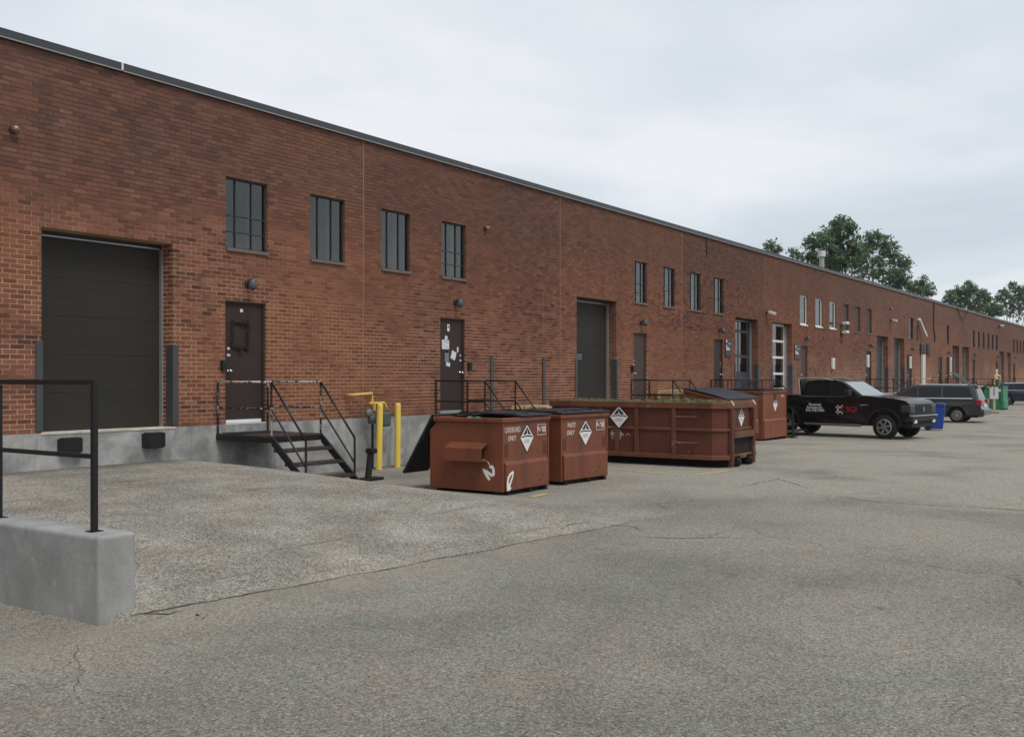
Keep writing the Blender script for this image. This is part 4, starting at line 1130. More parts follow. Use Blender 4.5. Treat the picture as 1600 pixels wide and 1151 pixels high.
# hook frame on the end facing the lane
for x in (a + .14, RW - a - .16):
    MB().box(x - .055, x + .055, -.09, -.002, 0.03, RH - .135).build('end_post', M['rollred'], ro, bevel=.01)
    MB().bar((x, -.10, RH - .06), (x + .02, -.03, RH + .03), .03).build('latch_strap', M['wood'], ro)
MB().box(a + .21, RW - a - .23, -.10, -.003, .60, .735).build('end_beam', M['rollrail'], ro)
MB().box(a + .21, RW - a - .23, -.012, -.002, zb0 + .06, .598).build('end_shade_sheet', M['bindark'], ro)  # dark sheet: shade of the opening below the beam put into its colour
for x in (a + .42, RW - a - .42):
    w_ = MB().lathe([(0, -.05), (.075, -.05), (.09, -.03), (.09, .03), (.075, .05), (0, .05)], 16, (x, -.06, .095), 'x').build('ground_roller', M['rubber'], ro)
    MB().box(x - .1, x - .055, -.10, -.015, .05, .22).box(x + .055, x + .1, -.10, -.015, .05, .22).build('roller_bracket', M['bindark'], w_)
for x in (.35, RW - .35): MB().box(x - .06, x + .06, .05, RL - .1, .0, zb0 - .045).build('under_rail', M['bindark'], ro)
diamond(ro, (-.052, rib_y(969), .99), .44, .46, 'x')
diamond(ro, (RW * .52, -.003, 1.0), .34, .38, 'y')
number_box(ro, (-.002, rib_y(963), .62), .22, .19, '90L-2', 'x')
MB().tube([(-.004, rib_y(971), .66), (-.004, rib_y(975), .60)], .008, 6).tube([(-.004, rib_y(978), .60), (-.004, rib_y(981), .655), (-.004, rib_y(984), .60)], .007, 6).build('decal_mark', M['decaldim'], ro)
yw = MB(); random.seed(21)
for k in range(2600):
    x, y = random.uniform(.05, RW - .05), random.uniform(.15, RL - .05)
    z = RH - .10 + .10 * random.random() + .05 * math.sin(y * 3.1) * math.sin(x * 2.3 + y)
    s = random.uniform(.02, .055); v = Vector((random.gauss(0, 1), random.gauss(0, 1), random.gauss(0, .6))).normalized(); u = v.orthogonal().normalized()
    c = Vector((x, y, z))
    yw.add([c - v * s - u * s * .35, c + v * s - u * s * .35, c + v * s + u * s * .35, c - v * s + u * s * .35], [(0, 1, 2, 3)])
o = yw.build('yard_waste', M['waste'], None, fix=False, loc=(RX, RY, zg(19.5, -5)))
tag(o, 'withered green and tan yard waste filling the long container', 'yard waste', kind='stuff')

# ------------------------------------------------------------------ two bins beyond the container
make_dumpster('lower brown bin on casters with sloped dark lid', (27.95, -2.55, zg(29, -2.5)), 0, 2.62, 1.45, 1.32, None, None, lids='long', paint='binred', casters=True, slant=1.63, lidmat='lidblue', detail=False, pockets=False, diamond_at=None)
B3 = make_dumpster('tall orange brown dumpster beside the pickup', (31.1, -2.50, zg(32, -2.3)), 0, 2.2, 1.8, 1.60, None, None, lids='full', paint='binred2', detail=False, diamond_at=(.52, .70), ds=.46)
text('decal_lettering', '90L-2', .12, M['decaldim'], B3, (1.85, -.004, 1.42), bold=.004)
MB().box(1.02, 1.16, -.02, -.001, 1.30, 1.5).build('latch', M['rollred'], B3)
bp = thing('lock_post', 'thin black post between the tall dumpster and pickup', 'post', (33.62, -2.62, zg(33.6, -2.6)))
MB().tube([(0, 0, 0), (0, 0, 1.0)], .03, 8).build('post', M['lampblack'], bp)
MB().box(-.12, .12, -.12, .12, 0, .03).build('base_plate', M['lampblack'], bp)

# pallets behind the bins
def pallets(label, x, y, n, gz, rz=0):
    t = thing('pallet_stack', label, 'pallets', (x, y, gz), rz, 'pallet stacks by the wall')
    for k in range(n):
        p = MB(); z = k * .145
        for i in range(3): p.box(-.5, .5, -.5 + .455 * i, -.41 + .455 * i, z + .022, z + .115)
        st = p.build('stringers', M['wood'], t)
        for i in range(6):
            yy = -.5 + .18 * i
            MB().box(-.5 + .0, .5, 0, 0.1, 0, .02)
            q = MB().box(-.5 + .18 * i, -.5 + .18 * i + .1, -.5, .5, z + .117, z + .138).build('deck_board', M['wood'], t)
    return t
pallets('pale wooden pallets behind the second dumpster', 20.9, -.62, 8, 0)
pallets('pale wooden pallets behind the long container by the stairs', 28.9, -.62, 11, zg(28.9, -.6), R(3))

# ------------------------------------------------------------------ green dumpsters, stake sign, blue cart
G1 = make_dumpster('green dumpster behind the stake sign', (70.3, -3.68, -.2), R(0), 1.9, 1.12, 1.48, None, None, lids='full', paint='green', group='green dumpsters down the lot', detail=False, pockets=False, diamond_at=None)
for k in range(3): MB().box(-.046, -.042, .28 + .24 * k, .42 + .24 * k, 1.42, 1.475).build('lid_tag', M['decal'], G1)
MB().box(-.006, -.001, .1, .42, 1.16, 1.32).build('decal_print', M['decal'], G1)
MB().box(-.05, -.001, .05, .10, .1, 1.36).box(-.05, -.001, .62, .67, .1, 1.36).box(-.05, -.001, 1.02, 1.07, .1, 1.2).build('rib', M['green'], G1)
G2 = make_dumpster('dark green dumpster with its black lid raised', (70.4, -2.50, -.2), 0, 1.9, 1.0, 1.50, None, None, lids='none', paint='greendark', group='green dumpsters down the lot', detail=False, pockets=False, diamond_at=None)
for x0 in (.02, .98):
    l = MB().add([(x0, .92, 1.52), (x0 + .88, .92, 1.52), (x0 + .88, 1.95, 2.35), (x0, 1.95, 2.35), (x0, .90, 1.56), (x0 + .88, .90, 1.56), (x0 + .88, 1.93, 2.39), (x0, 1.93, 2.39)],
             [(0, 1, 2, 3), (7, 6, 5, 4), (0, 4, 5, 1), (1, 5, 6, 2), (2, 6, 7, 3), (3, 7, 4, 0)]).build('lid', M['lid'], G2)
sp = thing('stake_sign', 'white square sign on a salmon stake before the green dumpster', 'sign', (64.0, -4.15, -.2))
MB().box(-.05, .05, -.05, .05, 0, 1.45).build('stake', M['orange'], sp)
MB().box(-.075, -.055, -.23, .23, .82, 1.46).build('board', M['decal'], sp)
MB().prism([(-.25, -.25), (.25, -.25), (.25, .25), (-.25, .25)], 0, .04, 'xy').build('base', M['rollred'], sp)
MB().box(-.0795, -.0755, -.04, .04, 1.0, 1.42).build('print_block', M['decalgrey'], sp)
bc = thing('wheeled_cart', 'blue wheeled recycling cart beyond the nose of the pickup', 'recycling cart', (41.7, -5.52, -.2), R(10))
b = MB().add([(-.24, -.26, .06), (.24, -.26, .06), (.24, .26, .06), (-.24, .26, .06), (-.31, -.34, .95), (.31, -.34, .95), (.31, .34, .95), (-.31, .34, .95)],
             [(0, 3, 2, 1), (4, 5, 6, 7), (0, 1, 5, 4), (1, 2, 6, 5), (2, 3, 7, 6), (3, 0, 4, 7)])
b.build('bin_body', M['blue'], bc, bevel=.03)
MB().box(-.34, .34, -.37, .40, .95, 1.0).prism([(-.37, 1.0), (.38, 1.0), (.30, 1.06), (-.28, 1.06)], -.33, .33, 'yz').build('lid', M['blue'], bc, bevel=.015)
MB().tube([(-.26, .42, .93), (.26, .42, .93)], .018, 8).build('handle', M['blue'], bc)
for s in (-1, 1):
    MB().lathe([(0, -.025), (.11, -.025), (.125, 0), (.11, .025), (0, .025)], 16, (s * .27, .27, .125), 'x').build('wheel', M['rubber'], bc)
yf = thing('yellow_guard', 'yellow pipe guard frame low on the far wall', 'pipe guard', (wx(1541), -.6, -.2))
xe = wx(1549) - wx(1541)
MB().tube([(0, 0, 0), (0, 0, 2.2), (xe, 0, 2.2), (xe, 0, 0)], .1, 8).build('frame', M['yellowpipe'], yf)
MB().box(.5, xe - .4, -.2, .3, .9, 1.9).build('meter_case', M['metergrey'], yf)
HAZE = .0002

# ------------------------------------------------------------------ vehicles (x forward, z up, origin under the middle of the wheelbase)
def arc(cx, cz, r, a0, a1, n=10):
    return [(cx + r * math.cos(R(a0 + (a1 - a0) * i / n)), cz + r * math.sin(R(a0 + (a1 - a0) * i / n))) for i in range(n + 1)]
def make_wheel(parent, x, y, r, w, style, side):
    t = MB().lathe([(r * .66, -w / 2), (r * .9, -w / 2), (r * .985, -w * .38), (r, -w * .2), (r, w * .2), (r * .985, w * .38), (r * .9, w / 2), (r * .66, w / 2), (r * .62, 0), (r * .66, -w / 2)], 32, (0, 0, 0), 'y')
    o = t.build('wheel', M['tyre'], parent, smooth=True, loc=(x, y, r))
    f = side * w * .5
    rr = r * .64
    MB().lathe([(rr * .86, f * .95), (rr, f * .98), (rr * 1.04, f * .8), (rr * .9, f * .4), (rr * .86, f * .95)], 28, (0, 0, 0), 'y').build('rim', M['rim'], o, smooth=True)
    MB().lathe([(0, f * .30), (rr * .95, f * .30), (rr * .95, -f * .3), (0, -f * .3)], 20, (0, 0, 0), 'y').build('brake_disc', M['plastic'], o)
    sp = MB(); n = 6 if style == 'truck' else 10
    for k in range(n):
        a = 2 * math.pi * k / n + .2; ca, sa = math.cos(a), math.sin(a); wv = .16 if n == 6 else .09
        pts = []
        for (rd, hw_, d) in ((.10, wv * .8, .92), (.98, wv * 1.1, .86)):
            for s in (-1, 1):
                px_, pz_ = rd * rr * ca - s * hw_ * rr * sa, rd * rr * sa + s * hw_ * rr * ca
                pts.append((px_, f * d, pz_))
        p0, p1, p2, p3 = pts
        q = [(p[0], f * .55, p[2]) for p in pts]
        sp.add([p0, p1, p3, p2, q[0], q[1], q[3], q[2]], [(0, 1, 2, 3), (7, 6, 5, 4), (0, 4, 5, 1), (1, 5, 6, 2), (2, 6, 7, 3), (3, 7, 4, 0)])
    sp.lathe([(0, f * .96), (rr * .20, f * .95), (rr * .22, f * .6), (0, f * .6)], 14, (0, 0, 0), 'y')
    sp.build('spokes', M['rim'] if style != 'truck' else M['rimdark'], o)
    return o
def taper(w0, z0, w1, z1): return lambda z: w0 + (w1 - w0) * max(0, min(1, (z - z0) / (z1 - z0)))
def slab(parent, name, poly, hw, side, mat, out=.006, thick=.012, bevel=0):
    """a flat piece (glass, trim) lying on the sloping flank of a body"""
    n = len(poly)
    vs = [(u, side * (hw(w) + out), w) for u, w in poly] + [(u, side * (hw(w) + out - thick), w) for u, w in poly]
    fs = [tuple(range(n)), tuple(range(2 * n - 1, n - 1, -1))] + [(i, i + n, (i + 1) % n + n, (i + 1) % n) for i in range(n)]
    return MB().add(vs, fs).build(name, mat, parent, bevel=bevel)
def seam(parent, pts, hw, side, name='door_gap'):
    b = MB()
    for p, q in zip(pts[:-1], pts[1:]): b.bar((p[0], side * (hw(p[1]) + .001), p[1]), (q[0], side * (hw(q[1]) + .001), q[1]), .012, .006)
    return b.build(name, M['plastic'], parent)

def make_pickup(loc, rz):
    t = thing('pickup_truck', 'black crew cab pickup with red and white door lettering', 'pickup truck', loc, rz)
    P_ = M['carblack']; HW = .985; r = .405
    lower = [(-3.0, .66), (-2.98, 1.42), (-1.22, 1.42), (-1.20, 1.38), (.92, 1.40), (1.15, 1.44), (2.15, 1.36), (2.56, 1.28), (2.69, 1.18), (2.71, .78), (2.50, .62)]
    lower += [(1.84 + .56, .50)] + arc(1.84, .43, .55, 10, 170, 12) + [(1.84 - .57, .47), (-1.84 + .57, .47)] + arc(-1.84, .43, .55, 10, 170, 12) + [(-1.84 - .56, .52)]
    hwl = lambda z: HW - max(0, (z - 1.15)) * .18 - max(0, .62 - z) * .22
    MB().prism(lower, -1, 1, 'xz', hwl).build('body', P_, t, bevel=.035, seg=3)
    MB().box(-2.95, 2.4, -.80, .80, .42, 1.0).build('chassis', M['plastic'], t)
    # open bed
    MB().box(-2.92, -1.30, -.82, .82, 1.412, 1.43).build('bed_cover', M['plastic'], t)
    hc = taper(.935, 1.36, .74, 1.96)
    cab = [(-1.20, 1.36), (-1.12, 1.84), (-1.02, 1.94), (-.70, 1.975), (-.02, 1.97), (.26, 1.91), (1.06, 1.40)]
    MB().prism(cab, -1, 1, 'xz', hc).build('cab', P_, t, bevel=.04, seg=3)
    for s in (-1, 1):
        slab(t, 'window', [(-1.04, 1.43), (-1.02, 1.76), (-.96, 1.86), (-.30, 1.88), (-.30, 1.42)], hc, s, M['glassdark_car'])
        slab(t, 'window', [(-.17, 1.42), (-.17, 1.88), (.10, 1.87), (.26, 1.79), (.64, 1.54), (.68, 1.45), (.50, 1.37)], hc, s, M['glassdark_car'])
        for x in (-1.12, -.24, .88): seam(t, [(x, 1.38), (x, .60), (x + .02, .52)], hwl, s)
        seam(t, [(-1.25, 1.40), (-1.25, .60)], hwl, s)
        for x in (-.42, .30 - .62 + .0):
            pass
        for x in (-1.02, -.12): slab(t, 'door_handle', [(x, 1.20), (x, 1.24), (x + .18, 1.24), (x + .18, 1.20)], hwl, s, M['plastic'], .025, .03, .006)
        slab(t, 'belt_trim', [(-1.16, 1.375), (-1.16, 1.405), (.42, 1.40), (.54, 1.365), (.54, 1.335)], hc, s, M['chrome_dark'], .012, .02)
        m = MB().box(.56, .74, s * 1.0, s * 1.25, 1.41, 1.63).build('wing_mirror', M['plastic'], t, bevel=.04, seg=3)
        MB().bar((.62, s * .9, 1.44), (.64, s * 1.02, 1.47), .05).build('mirror_arm', M['plastic'], m)
        slab(t, 'fender_badge', [(1.0, 1.10), (1.02, 1.14), (1.30, 1.135), (1.28, 1.105)], hwl, s, M['chrome'], .008, .012)
        MB().tube([(1.05, s * 1.02, .43), (-1.05, s * 1.02, .43)], .045, 10).build('running_board', M['chrome_dark'], t)
        for cx in (1.84, -1.84):
            o = arc(cx, .43, .60, 0, 180, 14); i = arc(cx, .43, .548, 180, 0, 14)
            slab(t, 'wheel_arch', o + i, hwl, s, M['plastic'], .025, .06)
        MB().box(2.40, 2.745, s * .985, s * .64, .88, 1.15).build('headlight', M['lamp'], t, bevel=.04, seg=3)
        make_wheel(t, 1.84, s * .86, r, .26, 'truck', s); make_wheel(t, -1.84, s * .86, r, .26, 'truck', s)
        MB().box(2.75, 2.80, s * .62, s * .80, .55, .66).build('fog_light', M['decal'], t)
        slab(t, 'fuel_door', [(-2.55, .98), (-2.55, 1.16), (-2.35, 1.16), (-2.35, .98)], hwl, s, M['plastic'], .003, .01)
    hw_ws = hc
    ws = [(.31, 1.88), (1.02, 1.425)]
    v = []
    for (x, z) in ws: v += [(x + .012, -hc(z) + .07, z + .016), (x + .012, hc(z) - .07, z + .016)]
    MB().add([v[0], v[1], v[3], v[2]], [(0, 1, 2, 3)]).build('windshield', M['glasstone'], t)
    MB().box(-1.20, -1.15, -.6, .6, 1.46, 1.82).build('rear_window', M['glassdark_car'], t)
    MB().box(2.58, 2.725, -.93, .93, .80, 1.17).build('grille', M['plastic'], t, bevel=.03)
    g = MB()
    for z in (.90, .99, 1.08): g.box(2.70, 2.74, -.56, .56, z - .015, z + .015)
    g.build('grille_bar', M['plastic'], t)
    MB().lathe([(0, 0), (.09, 0), (.09, .02), (0, .025)], 16, (2.735, 0, .985), 'x').build('badge', M['chrome_dark'], t)
    MB().box(2.45, 2.80, -.98, .98, .58, .765).build('front_bumper', M['plastic'], t, bevel=.05, seg=3)
    MB().box(2.46, 2.815, -.97, .97, .768, .81).build('bumper_trim', M['chrome'], t, bevel=.012)
    MB().box(2.3, 2.7, -.8, .8, .40, .575).build('air_dam', M['plastic'], t, bevel=.03)
    MB().box(-3.16, -2.99, -.95, .95, .56, .76).build('rear_bumper', M['chrome_dark'], t, bevel=.03)
    for s in (-1, 1): MB().box(-3.03, -2.97, s * .80, s * .97, .90, 1.25).build('tail_light', M['tail'], t, bevel=.01)
    # rack behind the cab
    rk = MB()
    for s in (-1, 1):
        rk.tube([(-1.30, s * .86, 1.43), (-1.36, s * .86, 2.02)], .025, 8).tube([(-1.36, s * .86, 2.02), (-.45, s * .80, 2.03), (-.10, s * .78, 1.95)], .02, 8)
    rk.tube([(-1.36, -.86, 2.02), (-1.36, .86, 2.02)], .025, 8)
    rk.build('ladder_rack', M['alu'], t)
    MB().box(-1.34, -1.28, -.80, .80, 1.44, 1.95).build('cab_guard', M['plastic'], t)
    # no seats or wheel modelled: the cab glass is opaque and dark
    s = -1
    y = s * (hwl(1.0) + .002)
    text('door_lettering', 'Electrical\nServices Inc.\n416-748-7494', .12, M['decal'], t, (-.66, y, 1.0), bold=.002, sx=1.05)
    text('door_lettering', 'SGI', .27, M['red'], t, (.70, y, .95), bold=.003, sx=1.0)
    cx, cz = .28, .95
    for k, a_ in enumerate((0, 90, 180, 270)):
        c, q = math.cos(R(a_)), math.sin(R(a_)); e = MB()
        def pt(u, w): return (cx + u * c - w * q, y, cz + u * q + w * c)
        for w_ in (-1, 1): e.add([pt(.035, 0), pt(.075, 0), pt(.165, .092 * w_), pt(.135, .105 * w_)], [(0, 1, 2, 3)])
        e.build('door_emblem', M['red'] if k == 0 else M['decal'], t, fix=False)
    return t

def make_van(loc, rz):
    t = thing('minivan', 'dark grey minivan parked nose to the wall', 'minivan', loc, rz)
    P_ = M['cargrey']; r = .335; ax = 1.54
    low = [(-2.58, .36), (-2.60, .55), (-2.52, .95), (-2.44, 1.08), (1.15, 1.08), (1.55, 1.05), (2.25, .92), (2.48, .78), (2.55, .45), (2.40, .28)]
    low += [(ax + .42, .27)] + arc(ax, .335, .41, 5, 175, 10) + [(ax - .42, .25), (-ax + .42, .25)] + arc(-ax, .335, .41, 5, 175, 10) + [(-ax - .42, .30)]
    hl = lambda z: .98 - max(0, z - .80) * .12 - max(0, .45 - z) * .2
    MB().prism(low, -1, 1, 'xz', hl).build('body', P_, t, bevel=.04, seg=3)
    MB().box(-2.4, 2.2, -.78, .78, .24, .8).build('chassis', M['plastic'], t)
    hc = taper(.945, 1.06, .70, 1.74)
    cab = [(-2.46, 1.04), (-2.30, 1.50), (-2.16, 1.69), (-1.7, 1.745), (-.2, 1.75), (.45, 1.69), (1.58, 1.04)]
    MB().prism(cab, -1, 1, 'xz', hc).build('cabin', P_, t, bevel=.045, seg=3)
    for s in (-1, 1):
        slab(t, 'window', [(-2.22, 1.15), (-2.02, 1.60), (-.94, 1.62), (-.94, 1.13)], hc, s, M['glassdark_car'])
        slab(t, 'window', [(-.86, 1.13), (-.86, 1.62), (.12, 1.62), (.12, 1.13)], hc, s, M['glassdark_car'])
        slab(t, 'window', [(.19, 1.13), (.19, 1.61), (.42, 1.58), (1.20, 1.16), (1.16, 1.13)], hc, s, M['glassdark_car'])
        slab(t, 'belt_trim', [(-2.2, 1.085), (-2.2, 1.125), (1.15, 1.115), (1.15, 1.085)], hc, s, M['chrome'], .008, .02)
        slab(t, 'roof_rail', [(-2.0, 1.70), (-1.9, 1.745), (.0, 1.75), (.2, 1.71)], hc, s, M['chrome'], .0, .03)
        for x in (-.92, .15): seam(t, [(x, 1.10), (x, .36)], hl, s)
        seam(t, [(-2.3, .93), (-.92, .93)], hl, s, 'slide_track')
        slab(t, 'rocker_trim', [(-1.08, .33), (-1.08, .37), (1.08, .37), (1.08, .33)], hl, s, M['chrome_dark'], .012, .02)
        for x in (-.75, .30): slab(t, 'door_handle', [(x, .94), (x, .98), (x + .18, .98), (x + .18, .94)], hl, s, P_, .03, .03, .006)
        for cx in (ax, -ax):
            slab(t, 'wheel_arch', arc(cx, .335, .47, 0, 180, 12) + arc(cx, .335, .408, 180, 0, 12), hl, s, P_, .03, .06, .01)
            make_wheel(t, cx, s * .84, r, .22, 'van', s)
        MB().box(-2.585, -2.36, s * .60, s * .985, .80, 1.05).build('tail_light', M['tail'], t, bevel=.03, seg=3)
        MB().box(2.2, 2.5, s * .55, s * .95, .66, .86).build('headlight', M['lamp'], t, bevel=.05)
        MB().box(1.02, 1.18, s * .96, s * 1.16, 1.10, 1.26).build('wing_mirror', P_, t, bevel=.04)
    zz = lambda z: -2.46 + (z - 1.04) / (1.50 - 1.04) * .16
    MB().add([(zz(1.12) - .012, -.72, 1.12), (zz(1.12) - .012, .72, 1.12), (zz(1.52) - .012, .64, 1.52), (zz(1.52) - .012, -.64, 1.52)], [(0, 1, 2, 3)]).build('rear_window', M['glassdark_car'], t)
    MB().prism([(-2.42, 1.62), (-2.38, 1.66), (-1.95, 1.735), (-1.95, 1.69)], -.68, .68, 'xz').build('spoiler', P_, t, bevel=.015)
    MB().prism([(.50, 1.665), (1.52, 1.075), (1.535, 1.095), (.515, 1.685)], -.66, .66, 'xz').build('windshield', M['glassdark_car'], t)
    MB().box(-2.69, -2.45, -.93, .93, .34, .62).build('rear_bumper', P_, t, bevel=.06, seg=3)
    MB().box(-2.705, -2.5, -.9, .9, .585, .61).build('bumper_trim', M['chrome'], t)
    MB().box(-2.60, -2.50, -.26, .26, .72, .86).build('licence_plate', M['decal'], t)
    MB().box(2.46, 2.6, -.9, .9, .32, .58).build('front_bumper', P_, t, bevel=.05)
    return t

def make_suv(loc, rz):
    t = thing('crossover_suv', 'navy crossover cut by the right edge beyond the green dumpster', 'car', loc, rz)
    P_ = M['carnavy']; r = .355; ax = 1.35
    low = [(-2.20, .40), (-2.24, .70), (-2.14, 1.05), (.98, 1.04), (1.95, .93), (2.25, .78), (2.28, .45), (2.1, .30)]
    low += [(ax + .43, .30)] + arc(ax, .355, .42, 5, 175, 10) + [(ax - .43, .28), (-ax + .43, .28)] + arc(-ax, .355, .42, 5, 175, 10) + [(-ax - .43, .34)]
    hl = lambda z: .94 - max(0, z - .8) * .14 - max(0, .45 - z) * .2
    MB().prism(low, -1, 1, 'xz', hl).build('body', P_, t, bevel=.045, seg=3)
    MB().box(-2.0, 2.0, -.74, .74, .26, .8).build('chassis', M['plastic'], t)
    hc = taper(.90, 1.02, .66, 1.68)
    MB().prism([(-2.16, 1.0), (-1.86, 1.50), (-1.65, 1.63), (-.9, 1.68), (.0, 1.66), (.35, 1.58), (1.25, 1.02)], -1, 1, 'xz', hc).build('cabin', P_, t, bevel=.045, seg=3)
    for s in (-1, 1):
        slab(t, 'window', [(-1.72, 1.16), (-1.55, 1.46), (-.92, 1.57), (-.92, 1.10)], hc, s, M['glassdark_car'])
        slab(t, 'window', [(-.86, 1.10), (-.86, 1.57), (-.02, 1.56), (-.02, 1.09)], hc, s, M['glassdark_car'])
        slab(t, 'window', [(.05, 1.09), (.05, 1.55), (.30, 1.50), (.92, 1.10)], hc, s, M['glassdark_car'])
        slab(t, 'belt_trim', [(-1.75, 1.10), (-1.75, 1.135), (.95, 1.075), (.95, 1.05)], hc, s, M['chrome'], .008, .02)
        slab(t, 'roof_rail', [(-1.6, 1.60), (-1.5, 1.66), (-.1, 1.675), (.1, 1.63)], hc, s, M['chrome'], .0, .03)
        for x in (-.89, .02): seam(t, [(x, 1.04), (x, .40)], hl, s)
        for cx in (ax, -ax):
            slab(t, 'wheel_arch', arc(cx, .355, .48, 0, 180, 12) + arc(cx, .355, .418, 180, 0, 12), hl, s, M['plastic'], .02, .05)
            make_wheel(t, cx, s * .80, r, .23, 'van', s)
        MB().box(-2.25, -2.02, s * .55, s * .93, .88, 1.04).build('tail_light', M['tail'], t, bevel=.02)
        MB().box(1.95, 2.25, s * .55, s * .90, .74, .88).build('headlight', M['lamp'], t, bevel=.04)
        MB().box(.85, 1.0, s * .90, s * 1.08, 1.05, 1.2).build('wing_mirror', P_, t, bevel=.03)
    MB().add([(-2.12, -.66, 1.10), (-2.12, .66, 1.10), (-1.885, .60, 1.48), (-1.885, -.60, 1.48)], [(0, 1, 2, 3)]).build('rear_window', M['glassdark_car'], t)
    MB().prism([(.38, 1.575), (1.20, 1.06), (1.215, 1.08), (.395, 1.595)], -.62, .62, 'xz').build('windshield', M['glassdark_car'], t)
    MB().box(-2.3, -2.1, -.9, .9, .38, .62).build('rear_bumper', M['plastic'], t, bevel=.05)
    MB().box(2.1, 2.33, -.88, .88, .34, .58).build('front_bumper', M['plastic'], t, bevel=.05)
    return t
M['glasstone'] = mat_flat('windshield with pale sunshade', (.26, .30, .30), .12, .6)  # even pale base colour over the whole pickup windshield
M['glassdark_car'] = mat_flat('smoked car glass', (.010, .011, .012), .06, .35)
M['chrome_dark'] = mat_flat('dull trim', (.16, .16, .165), .3, .5, .6)
make_pickup((35.96, -3.73, -.2), R(-101))
make_van((50.25, -3.32, -.2), R(90))
make_suv((85.4, -3.2, -.2), R(-90))

# ------------------------------------------------------------------ trees behind the building
def make_tree(label, ydist, seed, lobes, leaf='leafdark', lsz=.2, dens=1.0):
    """lobes: foliage masses measured in the photograph (column, row, radius), set at the tree's distance and spread in depth"""
    random.seed(seed)
    px0 = sum(l[0] * l[2] for l in lobes) / sum(l[2] for l in lobes)
    t_ = (px0 - 800) / F_PX; d0 = (ydist + CAM_D) / (ST - CT * t_); x0 = d0 * (CT + ST * t_)
    o = thing('broadleaf_tree', label, 'tree', (x0, ydist, 0), group='trees behind the building')
    tops = []; spread = max(l[0] for l in lobes) - min(l[0] for l in lobes)
    for (px, py, r) in lobes:
        t_ = (px - 800) / F_PX; u = random.uniform(-.5, .5) * spread * d0 / F_PX * .45
        d = d0 + u; x, y = d * (CT + ST * t_), -CAM_D + d * (ST - CT * t_)
        tops.append((Vector((x - x0, y - ydist, CAM_H + (590 - py) * d / F_PX)), r * d / F_PX))
    H = max(c.z for c, s in tops)
    # masses below the roof line carry the crown down to its foot
    low = [(Vector((c.x * .8 + random.gauss(0, .6), c.y * .8 + random.gauss(0, .6), 4.2 + random.random() * 2.2)), s * 1.1) for c, s in tops[::2]]
    tr = MB(); fork = Vector((random.uniform(-.3, .3), random.uniform(-.3, .3), min(4.0, H * .33)))
    tr.tube([(0, 0, -.1), fork * .5 + Vector((.1, 0, 0)), fork], [.032 * H * .55, .026 * H * .5, .022 * H * .5], 8)
    lf = MB()
    for (c, s) in tops + low:
        mid = (fork + c) / 2 + Vector((random.uniform(-.4, .4), random.uniform(-.4, .4), -.4))
        tr.tube([fork, mid, c], [.11, .07, .03], 5, cap=False)
        for j in range(4):
            e = c + Vector((random.gauss(0, 1), random.gauss(0, 1), random.gauss(0, .8))).normalized() * s * .9
            tr.tube([c, (c + e) / 2 + Vector((0, 0, .1)), e], [.03, .02, .008], 4, cap=False)
        ns = max(8, int(26 * dens * min(2.2, (s / .9) ** 1.6)))
        for j in range(ns):
            dv = Vector((random.gauss(0, 1), random.gauss(0, 1), random.gauss(.15, .9))).normalized()
            sc = c + dv * s * (random.uniform(.15, 1.0) ** .6)
            sr = random.uniform(.22, .42)
            for i in range(13):
                p = sc + Vector((random.gauss(0, .6), random.gauss(0, .6), random.gauss(0, .38))) * sr
                v = Vector((random.gauss(0, 1), random.gauss(0, 1), random.gauss(-.3, .6))).normalized(); w_ = v.cross(Vector((random.gauss(0, .4), random.gauss(0, .4), 1))).normalized()
                L = lsz * random.uniform(.7, 1.4); w = L * .42
                lf.add([p - v * L, p + w_ * w, p + v * L, p - w_ * w], [(0, 1, 2, 3)])
    tr.build('trunk', M['bark'], o)
    lf.build('crown', M[leaf], o, fix=False)
    return o
make_tree('tall broad tree, the largest above the roof line', 13, 2, [(1315, 352, 17), (1302, 356, 12), (1327, 357, 12), (1285, 376, 20), (1270, 381, 13), (1319, 382, 26), (1300, 370, 16), (1292, 402, 24), (1268, 400, 12), (1322, 410, 22), (1305, 420, 20), (1280, 415, 16), (1335, 392, 14)], dens=1.1)
make_tree('spreading tree right against the tallest one', 15, 5, [(1364, 370, 11), (1375, 378, 16), (1352, 383, 17), (1392, 395, 20), (1360, 402, 24), (1405, 410, 17), (1411, 429, 13), (1379, 425, 22), (1396, 440, 18), (1345, 420, 18), (1418, 414, 8), (1340, 402, 13), (1410, 446, 14)], dens=1.1)
make_tree('thin treetop showing left of the roof vent', 20, 8, [(1207, 382, 8), (1197, 387, 6), (1217, 391, 6), (1210, 392, 8)], lsz=.17)
make_tree('smallest treetop just left of the roof vent', 18, 9, [(1238, 393, 7), (1246, 402, 10), (1256, 404, 8)], lsz=.17)
make_tree('low bushy tree right of the two big trees', 15, 12, [(1442, 439, 8), (1433, 447, 12), (1448, 452, 12), (1424, 450, 9), (1438, 458, 14), (1456, 459, 7)], 'leafmid')
make_tree('rounded tree in the gap before the right edge', 17, 15, [(1514, 443, 7), (1516, 452, 10), (1496, 455, 9), (1486, 462, 10), (1509, 461, 14), (1532, 458, 10), (1525, 474, 17), (1500, 474, 15), (1482, 471, 9), (1540, 466, 9)], lsz=.24)
make_tree('low tree filling behind the rounded one', 21, 18, [(1544, 476, 15), (1550, 489, 13), (1535, 482, 14), (1557, 484, 11), (1522, 486, 12)], 'leafmid', lsz=.26)
make_tree('loose crowned tree at the right edge', 18, 22, [(1582, 447, 7), (1567, 456, 8), (1592, 455, 11), (1562, 467, 7), (1577, 467, 14), (1596, 470, 14), (1572, 482, 15), (1588, 487, 17), (1605, 462, 15), (1612, 480, 18)], lsz=.26)

